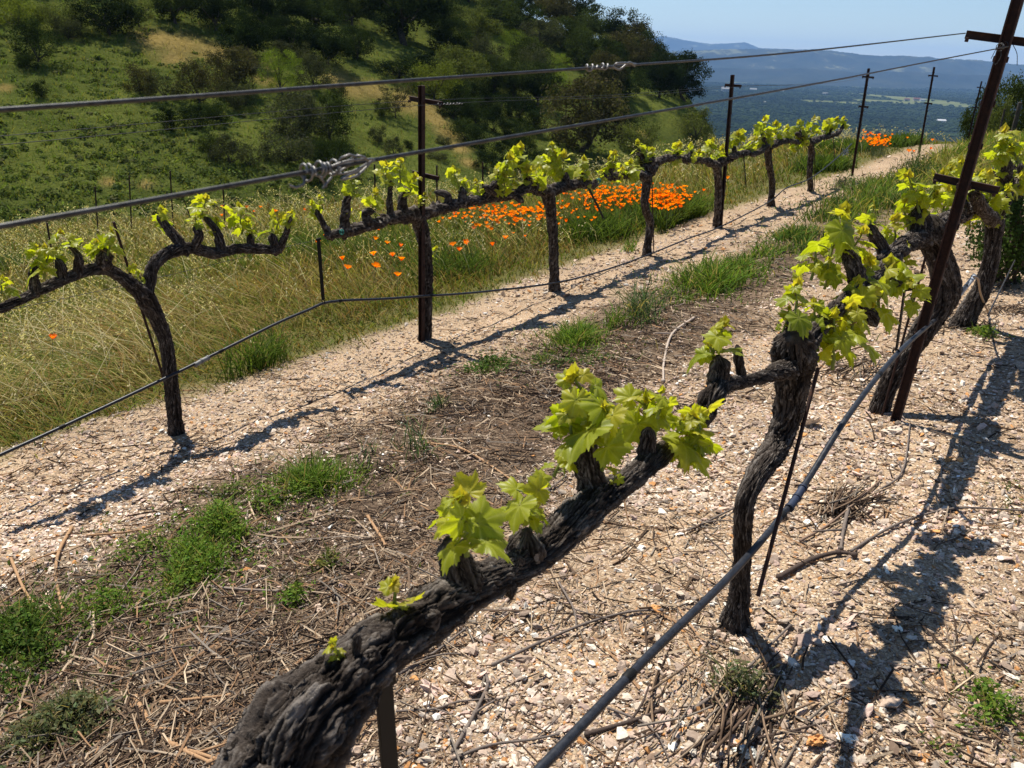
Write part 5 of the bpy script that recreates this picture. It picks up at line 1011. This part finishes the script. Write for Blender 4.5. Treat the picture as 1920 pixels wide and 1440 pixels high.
TC = {'dark': (0.0279, 0.0384, 0.0136), 'deep': (0.0161, 0.0236, 0.0099), 'oak': (0.0434, 0.0546, 0.0186), 'olive': (0.0978, 0.1062, 0.034), 'lime': (0.1275, 0.1615, 0.0255), 'grey': (0.057, 0.0589, 0.0341), 'brown': (0.0682, 0.0595, 0.031), 'yell': (0.1445, 0.1615, 0.0306)}
def tree(p, w, h, key, colr, label, cat='tree', name='oak_tree', group=None):
    me, tm, fl, low = PROTO[key]; t = thing(name, label, cat, p, group); t.rotation_euler = (0, 0, rng.random() * 6.28)
    hz = h / (fl * .92 + low + .05); t.scale = (w * 1.12, w * 1.12, hz)
    k = rng.uniform(.88, 1.14); c = [min(1, x * k) for x in TC[colr]]
    for nm, m in (('trunk', tm), ('crown', me)):
        o = bpy.data.objects.new(nm, m); COL.objects.link(o); o.parent = t; o.color = (*c, 1)
    return t
def htree(px, py, w, h, key, colr, label, **kw):
    p, ok = onhill(px, py); d = depth(p); return tree(p - [0, 0, .15], w / F * d, h / F * d, key, colr, label, **kw)
B = dict(cat='bush', name='bush')
HT = [
 # singled out
 (757, 84, 205, 150, 'oak', 'dark', 'large spreading oak with visible trunk above the lit grass near the top centre', {}),
 (1088, 286, 172, 150, 'oak3', 'brown', 'big round brownish dark tree low in the ravine, right of centre', {}),
 (530, 180, 92, 92, 'fine', 'lime', 'bright lime green tree among grey bushes on the left slope', {}),
 (1284, 190, 92, 96, 'oak3', 'deep', 'dark dense tree ending the ridge at right', {}), (1236, 184, 84, 84, 'oak2', 'deep', 'dark tree just left of the last ridge tree', {}),
 (1303, 262, 78, 62, 'bush2', 'olive', 'rounded olive bush standing alone on the slope right of the far hill', B),
 (1190, 282, 90, 62, 'bush', 'olive', 'olive green bush at the ravine mouth above the crooked vine', B),
 (742, 146, 110, 42, 'bush', 'deep', 'dark rocky looking bush below the lit grass under the large oak', B),
 (800, 135, 62, 40, 'bush2', 'dark', 'small dark bush right below the large oak', B),
 (742, 222, 74, 78, 'loose', 'brown', 'thin twiggy brown bush on the golden slope behind the first stake', B),
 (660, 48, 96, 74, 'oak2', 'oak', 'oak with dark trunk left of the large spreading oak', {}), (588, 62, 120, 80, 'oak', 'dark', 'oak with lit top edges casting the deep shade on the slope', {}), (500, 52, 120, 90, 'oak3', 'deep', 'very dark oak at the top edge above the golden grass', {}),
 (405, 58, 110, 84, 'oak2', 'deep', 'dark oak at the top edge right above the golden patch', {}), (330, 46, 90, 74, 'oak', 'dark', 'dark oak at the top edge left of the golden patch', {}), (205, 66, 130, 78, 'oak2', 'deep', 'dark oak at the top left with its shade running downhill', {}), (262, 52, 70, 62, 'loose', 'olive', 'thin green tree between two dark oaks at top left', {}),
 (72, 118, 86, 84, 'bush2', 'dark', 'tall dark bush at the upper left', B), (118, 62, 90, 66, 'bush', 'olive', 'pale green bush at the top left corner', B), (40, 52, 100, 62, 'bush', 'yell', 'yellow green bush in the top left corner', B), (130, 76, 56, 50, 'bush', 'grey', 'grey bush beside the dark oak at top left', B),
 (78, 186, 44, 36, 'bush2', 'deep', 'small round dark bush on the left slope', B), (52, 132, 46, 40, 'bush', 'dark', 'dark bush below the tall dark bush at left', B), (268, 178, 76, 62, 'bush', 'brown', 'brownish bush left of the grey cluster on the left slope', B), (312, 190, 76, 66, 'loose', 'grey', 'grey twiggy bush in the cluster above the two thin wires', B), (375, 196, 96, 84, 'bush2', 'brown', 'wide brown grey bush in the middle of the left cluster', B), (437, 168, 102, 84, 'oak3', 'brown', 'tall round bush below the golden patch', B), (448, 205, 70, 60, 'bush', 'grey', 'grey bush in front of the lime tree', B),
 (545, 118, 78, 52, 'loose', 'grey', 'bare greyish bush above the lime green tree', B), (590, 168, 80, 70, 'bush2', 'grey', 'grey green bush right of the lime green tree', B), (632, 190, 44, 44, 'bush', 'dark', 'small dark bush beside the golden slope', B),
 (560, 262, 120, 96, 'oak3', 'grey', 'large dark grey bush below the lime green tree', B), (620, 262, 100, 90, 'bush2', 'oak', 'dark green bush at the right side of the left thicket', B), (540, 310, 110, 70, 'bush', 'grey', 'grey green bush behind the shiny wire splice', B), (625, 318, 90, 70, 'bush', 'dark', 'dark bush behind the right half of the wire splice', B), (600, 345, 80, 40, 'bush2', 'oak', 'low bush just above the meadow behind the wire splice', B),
 (432, 310, 76, 60, 'bush2', 'grey', 'grey bush low on the left slope', B), (472, 316, 54, 50, 'loose', 'grey', 'twiggy grey bush left of the wire splice', B), (395, 290, 60, 46, 'bush', 'oak', 'green bush on the left slope below the thin wires', B), (315, 246, 46, 50, 'bush2', 'deep', 'dark hollow bush under the thin wires', B), (365, 240, 70, 46, 'bush2', 'deep', 'deep shaded bush below the left cluster', B), (405, 228, 60, 46, 'bush', 'dark', 'dark bush below the wide brown grey bush', B),  # the shady gap under the thin wires is filled by a near-black bush
 (465, 112, 110, 90, 'oak2', 'deep', 'black shaded oak right below the golden patch edge', {}), (545, 100, 110, 70, 'oak3', 'deep', 'shaded oak in the dark hollow above the lime green tree', {}), (615, 122, 100, 70, 'oak2', 'deep', 'shaded oak in the dark hollow left of the lit grass', {}), (668, 112, 70, 66, 'oak3', 'dark', 'oak edging the lit grass on its left side', {}), (700, 24, 90, 60, 'oak2', 'deep', 'dark oak at the top edge behind the large spreading oak', {}), (708, 270, 36, 40, 'bush', 'grey', 'small grey bush on the lit green slope left of the first stake', B), (738, 292, 44, 40, 'bush2', 'grey', 'grey bush right below the brown twiggy bush', B), (765, 278, 26, 20, 'bush', 'deep', 'very small dark bush beside the first stake', B), (832, 272, 34, 24, 'bush', 'grey', 'small blue grey bush right of the first stake', B), (820, 300, 44, 20, 'bush', 'grey', 'low blue grey bush above the lower wire', B), (716, 218, 40, 34, 'bush', 'oak', 'small bush left of the brown twiggy bush', B),  # oaks below the top edge here are added to deepen the slope shade
 (815, 186, 100, 76, 'bush', 'yell', 'yellow green oak right above the crossarm of the first stake', {}), (862, 175, 110, 92, 'oak3', 'olive', 'sunlit olive oak in the middle of the far wood', {}), (890, 98, 96, 82, 'oak2', 'olive', 'rounded olive oak below the ridge', {}), (958, 118, 66, 66, 'fine', 'lime', 'light green tree in the centre of the far wood', {}), (1040, 142, 66, 46, 'fine', 'lime', 'small light green tree left of the pale wire tie', {}), (1125, 112, 66, 52, 'fine', 'olive', 'olive tree below the wire tie on the ridge slope', {}), (1040, 182, 64, 54, 'fine', 'lime', 'light green tree above the big brownish tree', {}), (1090, 180, 62, 40, 'bush2', 'olive', 'green bush crown touching the big brownish tree', {}),
 (1150, 40, 74, 46, 'oak2', 'dark', 'ridge oak on the skyline right of the summit', {}), (1178, 72, 66, 44, 'oak3', 'dark', 'ridge oak standing on the middle of the skyline slope', {}), (1205, 92, 44, 42, 'loose', 'deep', 'open ragged tree sticking out of the skyline', {}), (1228, 120, 56, 42, 'oak2', 'oak', 'skyline oak in front of the pale blue mountains', {}), (1262, 128, 56, 36, 'oak3', 'oak', 'low skyline oak before the end of the ridge', {}), (1108, 20, 70, 42, 'oak', 'oak', 'oak at the highest point where the skyline meets the top edge', {}),
 (1175, 250, 60, 50, 'bush2', 'deep', 'deep dark bush left of the green spur', B)]
for q in HT:
    if q[2]: htree(*q[:7], **q[7])
WD = [(830, 20), (880, 10), (930, 18), (985, 12), (1040, 10), (820, 62), (930, 62), (985, 66), (1030, 58), (1080, 50), (1000, 100), (1060, 96), (1105, 84), (1150, 100), (1180, 110), (850, 108), (915, 140), (985, 150), (1085, 130), (1135, 142), (1180, 150), (1215, 140), (1258, 166), (920, 178), (965, 186), (1010, 200), (1140, 176), (1170, 186), (1000, 160)]
for k, (px, py) in enumerate(WD):
    htree(px + rng.normal(0, 5), py + rng.normal(0, 4), rng.uniform(70, 100), rng.uniform(62, 84), ('oak', 'oak2', 'oak3', 'oak3')[k % 4], ('oak', 'dark', 'brown', 'dark', 'grey', 'oak')[k % 6], 'dark oak merging into the dense wood on the far hill', group='oaks of the dense wood on the far hill')
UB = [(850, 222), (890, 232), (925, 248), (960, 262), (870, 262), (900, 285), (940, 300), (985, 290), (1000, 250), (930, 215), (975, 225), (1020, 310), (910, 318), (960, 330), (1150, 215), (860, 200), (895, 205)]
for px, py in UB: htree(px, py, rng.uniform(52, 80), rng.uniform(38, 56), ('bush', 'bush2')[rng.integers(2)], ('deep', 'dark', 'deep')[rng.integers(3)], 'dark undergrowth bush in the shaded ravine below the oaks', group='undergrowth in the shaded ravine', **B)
for px, py in [(-120, 40), (-220, 60), (-60, -10), (60, -30), (180, -30), (300, -40), (420, -40), (540, -35), (660, -40), (780, -40), (700, -10), (-160, 150), (860, -36), (600, -5), (480, -10)]:
    htree(px, py, 120, 90, 'oak2', 'dark', 'dark oak at the top edge of the left hill', group='oaks along the top of the left hill')
# lilac grey bush at the meadow edge, trees at the right behind the crest, dark leafy bush beside the near row
p = onground(117, 412, .2, 40); d = depth(p); TC['lilac'] = (.085, .065, .085); tree(p, 50 / F * d, 40 / F * d, 'bush2', 'lilac', 'small purplish grey bush at the meadow edge far left', **B)
def gtree(px, py, dist, w, top, key, colr, label, **kw):
    q = ray(px, py); A = q / q[1] * dist; A[2] = float(G0(A[0], A[1])); q = ray(px, top); zt = (q / q[1] * dist)[2]; d = depth(A); return tree(A, w / F * d, zt - A[2], key, colr, label, **kw)
gtree(1898, 240, 40, 118, 128, 'oak3', 'oak', 'broad dark tree at the right edge beyond the crest'); gtree(1838, 240, 42, 66, 158, 'oak2', 'oak', 'smaller dark tree left of the leaning stake, beyond the crest'); gtree(1960, 240, 46, 120, 140, 'oak', 'oak', 'dark tree mostly outside the right edge'); gtree(1868, 245, 38, 60, 178, 'bush2', 'olive', 'olive bush between the two dark trees at right', **B)
mb = MB(); rb = np.random.default_rng(8); pb = onground(1884, 532)
bt = thing('leafy_bush', 'dark green leafy bush in the shade right of the near row', 'bush', pb)
for k in range(5200):
    v = rb.normal(0, 1, 3); v /= np.linalg.norm(v); q = pb + v * [.36, .36, .36] * rb.uniform(.5, 1.0) + [0, 0, .36]
    V, C, tr, qd = LEAF_LO[k % 5]; n_ = unit(v + rb.normal(0, .5, 3)); y = unit(np.cross(n_, rb.normal(0, 1, 3))); x = np.cross(y, n_); s_ = rb.uniform(.02, .036)
    mb.add(q + s_ * (V[:, :1] * x + V[:, 1:2] * y + V[:, 2:3] * n_), tr, (*(np.array([.045, .075, .02]) * rb.uniform(.6, 1.4)), 1))
mb.obj('foliage', M['grass'], bt); mb = MB()
for k in range(9): tube(mb, [pb + rb.normal(0, .06, 3) * [1, 1, 0], pb + rb.normal(0, .1, 3) * [1, 1, 0] + UP * .3, pb + rb.normal(0, .16, 3) * [1, 1, 0] + UP * .58], [.012, .008, .004], .1, 6, (.08, .06, .045, 1))
mb.obj('stems', M['wood'], bt)
# ------------------------------------------------------------------ low scrub covering the left slope
def scrub():
    mb = MB(); N = 2900; u = rng.uniform(-560, 700, N); dd_ = np.exp(rng.uniform(math.log(38), math.log(86), N)); R_ = np.array([ray(a, 0) for a in u]); x = R_[:, 0] / R_[:, 1] * dd_; y = dd_; z = H(x, y)
    nz = fbm(xy3(x, y, .10), 3, 131); P = np.stack([x, y, z], 1); zc = P @ _fw; py = CY - F * (P @ CU) / zc; px = CX + F * (P @ CR) / zc
    g = np.zeros(N)
    for a, b, r in GOLD: g = np.maximum(g, np.exp(-(((px - a) / r) ** 2 + ((py - b) / (r * .7)) ** 2)))
    keep = (rng.random(N) < np.clip(.95 - 1.5 * g + .3 * nz, .03, 1)) & ~((px > 640) & (rng.random(N) < .7)) & (y > 40); P, nz, dd2 = P[keep], nz[keep], y[keep]
    for k in range(len(P)):
        n = int(rng.integers(26, 46)); rad = rng.uniform(.2, .55) * (1 + .5 * max(0, nz[k])); v = rng.normal(0, 1, (n, 3)); v /= np.linalg.norm(v, axis=1)[:, None]; v[:, 2] = np.abs(v[:, 2])
        q = P[k] + v * rad * rng.uniform(.6, 1.05, (n, 1)) * [1, 1, .8] - [0, 0, .08]; nr = v + rng.normal(0, .4, (n, 3)); nr /= np.linalg.norm(nr, axis=1)[:, None]; a = np.cross(nr, rng.normal(0, 1, (n, 3))); a /= np.linalg.norm(a, axis=1)[:, None] + 1e-9; b = np.cross(nr, a); L = rng.uniform(.05, .14, (n, 1))
        V = np.stack([q - a * L, q + b * L * .6, q + a * L, q - b * L * .6], 1); base = np.array([(.085, .115, .026), (.12, .145, .03), (.065, .09, .024), (.10, .105, .04)][rng.choice(4, p=[.4, .25, .25, .1])]) * rng.uniform(.75, 1.3)
        C = np.repeat(np.hstack([base * rng.uniform(.7, 1.3, (n, 1)), np.ones((n, 1))])[:, None], 4, 1); mb.add(V.reshape(-1, 3), (np.arange(n) * 4)[:, None] + np.arange(4)[None], C.reshape(-1, 4))
    return mb
tag(scrub().obj('scrub', M['grass']), 'low green scrub covering the slope across the ravine', 'scrub', kind='stuff')
# tufts of grass over the whole hillside
mb = MB(); N = 45000; u = rng.uniform(-520, 1400, N); dd_ = np.exp(rng.uniform(math.log(38), math.log(140), N)); R_ = np.stack([(u - CX) / F, np.ones(N)], 1); A_ = np.array([ray(a, 0)[:2] for a in np.linspace(-520, 1400, 400)]); ratio = np.interp(u, np.linspace(-520, 1400, 400), A_[:, 0] / A_[:, 1])
x = ratio * dd_; y = dd_; z = H(x, y); P = np.stack([x, y, z], 1); zc = P @ _fw; py = CY - F * (P @ CU) / zc; px = CX + F * (P @ CR) / zc; g = np.zeros(N)
for a, b, r in GOLD: g = np.maximum(g, np.exp(-(((px - a) / r) ** 2 + ((py - b) / (r * .75)) ** 2) * .8))
col = np.where(rng.random((N, 1)) < g[:, None] * 1.1, STRAW * .75, np.where(rng.random((N, 1)) < .6, GREEN * 1.2, OLIVE)) * rng.uniform(.8, 1.25, (N, 1))
blades(mb, x, y, z, rng.uniform(.12, .4, N), .02 + .0005 * dd_, col, rng.uniform(0, .4, N), rng.random(N) * 6.28, rng.uniform(.1, .7, N), (0, .55, 1.0))
tag(mb.obj('hill_grass', M['grass']), 'grass tufts growing on the hillside across the ravine', 'grass', kind='stuff')
# far woods on the valley floor: tree crowns as one mass
mb = MB(); N = 90000; a = np.radians(rng.uniform(2, 46, N)); r = np.exp(rng.uniform(math.log(1100), math.log(7800), N)); x = np.sin(a) * r; y = np.cos(a) * r; wv = fbm(xy3(x, y, 1 / 330.), 4, 62)
keep = wv > rng.uniform(-.6, .0, N); x, y, r, wv = x[keep], y[keep], r[keep], wv[keep]
bad = np.zeros(len(x), bool); zz = valleyz(x, y)
for fx, fy, wx, wy in FIELD:
    p = onvalley(fx, fy); q = onvalley(fx, fy - wy); w = onvalley(fx, fy + wy); R1 = wx / F * p[1]; R2 = max(abs(q[1] - w[1]) / 2, 25); bad |= (((np.abs(x - p[0]) / R1) ** 4 + (np.abs(y - p[1]) / R2) ** 4) < .9) & (rng.random(len(x)) < .93)
x, y, r, zz = x[~bad], y[~bad], r[~bad], zz[~bad]; n = len(x); sz = rng.uniform(3.2, 6.5, n) * (.8 + r / 7000)
V0, F0 = I1; V = V0[None] * (sz[:, None] * np.array([1, 1, .35]))[:, None] * (1 + .25 * rng.standard_normal((n, len(V0), 1))) + np.stack([x, y, zz + sz * .6], 1)[:, None]
C = np.repeat(np.hstack([np.array([.030, .046, .016]) * rng.uniform(.88, 1.14, (n, 1)) * np.clip(1.15 - .9 * wv[~bad][:, None] if len(wv) == len(bad) else 1.0, .6, 1.8), np.ones((n, 1))])[:, None], len(V0), 1)
mb.add(V.reshape(-1, 3), (F0[None] + (np.arange(n) * len(V0))[:, None, None]).reshape(-1, 3), C.reshape(-1, 4))
tag(mb.obj('far_woods', M['far'], smooth=True), 'dark woods spread over the valley floor far below', 'woods', kind='stuff')
# farmhouses far down in the valley
def house(px, py, w, wallc, roofc, label, long=2.0):
    p = onvalley(px, py); W = w / F * p[1] / 2; t = thing('farmhouse', label, 'house', p, 'farm buildings in the valley'); h = W * .45 + 2; mb = MB(); ax = np.eye(3)
    box(mb, p + [0, 0, h / 2], ax, [W, W / long, h / 2], wallc); mb.obj('wall', M['plain'], t); mb = MB(); e = 1.08; D = W / long
    V = p + np.array([[-W * e, -D * e, h], [W * e, -D * e, h], [W * e, D * e, h], [-W * e, D * e, h], [-W * e, 0, h + D * .7], [W * e, 0, h + D * .7]]); mb.add(V, [[0, 1, 5, 4], [2, 3, 4, 5]], roofc); mb.add(V, [[0, 4, 3], [1, 2, 5]], wallc); mb.add(V, [[3, 2, 1, 0]], wallc); mb.obj('roof', M['plain'], t)
    mb = MB()
    for k in (-.6, -.2, .2, .6): box(mb, p + [W * k, -D - .15, h * .55], ax, [W * .09, .1, h * .2], (.04, .04, .05, 1))
    mb.obj('window', M['plain'], t)
WH, TNW, RDR, GRR = (.5, .5, .47, 1), (.36, .3, .24, 1), (.16, .055, .035, 1), (.25, .25, .25, 1)
for a_ in ((1412, 171, 11, WH, GRR, 'pale farm building behind the second far row stake'), (1464, 173, 9, WH, GRR, 'white farm building right of the second far row stake'), (1433, 194, 6, WH, WH, 'tiny white building alone in the dark woods'), (1700, 189, 9, TNW, RDR, 'red roofed farmhouse, left of the pair in the pale field'), (1718, 189, 11, TNW, RDR, 'red roofed farmhouse, right of the pair in the pale field'), (1729, 190, 8, WH, GRR, 'white shed right of the red roofed farmhouses'), (1362, 172, 18, GRR, GRR, 'long low grey shed left of the second far row stake'), (1547, 178, 8, WH, GRR, 'pale building in the woods under the lower wire'), (1764, 231, 14, (.4, .4, .4, 1), (.55, .55, .55, 1), 'pale roof just above the crest left of the far stake'), (1508, 138, 6, WH, WH, 'white specks of a building at the foot of the blue hills')): house(*a_)
# ------------------------------------------------------------------ air
mb = MB(); lo = min(VZ - 30, -200) - 1; box(mb, [2500, 9200, (lo + 460) / 2], np.eye(3), [15500, 10200, (460 - lo) / 2])
m, nt, o = mat('haze_air'); v = nt.nodes.new('ShaderNodeVolumePrincipled'); v.inputs['Color'].default_value = (.30, .55, 1, 1); v.inputs['Density'].default_value = 6e-5; v.inputs['Anisotropy'].default_value = .1
nt.links.new(v.outputs[0], o.inputs['Volume'])
hz = mb.obj('haze', m); tag(hz, 'pale blue haze over the valley', 'haze', kind='stuff')
# ------------------------------------------------------------------ light, sky, camera
EL, AZ = math.radians(61), math.radians(-34)
W = bpy.data.worlds.new('World'); SC.world = W; W.use_nodes = True; nt = W.node_tree; nt.nodes.clear()
sk = nt.nodes.new('ShaderNodeTexSky'); sk.sky_type = 'NISHITA'; sk.sun_disc = False; sk.sun_elevation = EL; sk.sun_rotation = AZ; sk.altitude = 600; sk.air_density = 1.0; sk.dust_density = .05; sk.ozone_density = 2.2
bg = nt.nodes.new('ShaderNodeBackground'); bg.inputs[1].default_value = .066; wo = nt.nodes.new('ShaderNodeOutputWorld'); nt.links.new(mixc(nt, 1.0, sk.outputs[0], (.96, 1.0, 1.06), 'MULTIPLY'), bg.inputs[0]); nt.links.new(bg.outputs[0], wo.inputs[0])
L = bpy.data.lights.new('sun', 'SUN'); L.energy = 5.0; L.angle = math.radians(.5); L.color = (1, .94, .84); so = bpy.data.objects.new('sun', L); COL.objects.link(so)
sd = Vector((math.sin(AZ) * math.cos(EL), math.cos(AZ) * math.cos(EL), math.sin(EL))); so.rotation_euler = sd.to_track_quat('Z', 'Y').to_euler(); so.location = (-20, 20, 60)
cam = bpy.data.cameras.new('camera'); cam.sensor_fit = 'HORIZONTAL'; cam.sensor_width = 34.6; cam.lens = 34.6 * F / 1920; cam.clip_start = .05; cam.clip_end = 60000
co = bpy.data.objects.new('camera', cam); COL.objects.link(co); SC.camera = co
from mathutils import Matrix
co.matrix_world = Matrix(((CR[0], CU[0], -_fw[0], 0), (CR[1], CU[1], -_fw[1], 0), (CR[2], CU[2], -_fw[2], 0), (0, 0, 0, 1)))
cam.dof.use_dof = True; cam.dof.focus_distance = 3.6; cam.dof.aperture_fstop = 13.0
SC.view_settings.view_transform = 'Standard'; SC.view_settings.look = 'None'; SC.view_settings.exposure = 0.72; SC.view_settings.gamma = 1.0
SC.cycles.max_bounces = 8; SC.cycles.transmission_bounces = 6; SC.cycles.volume_bounces = 0
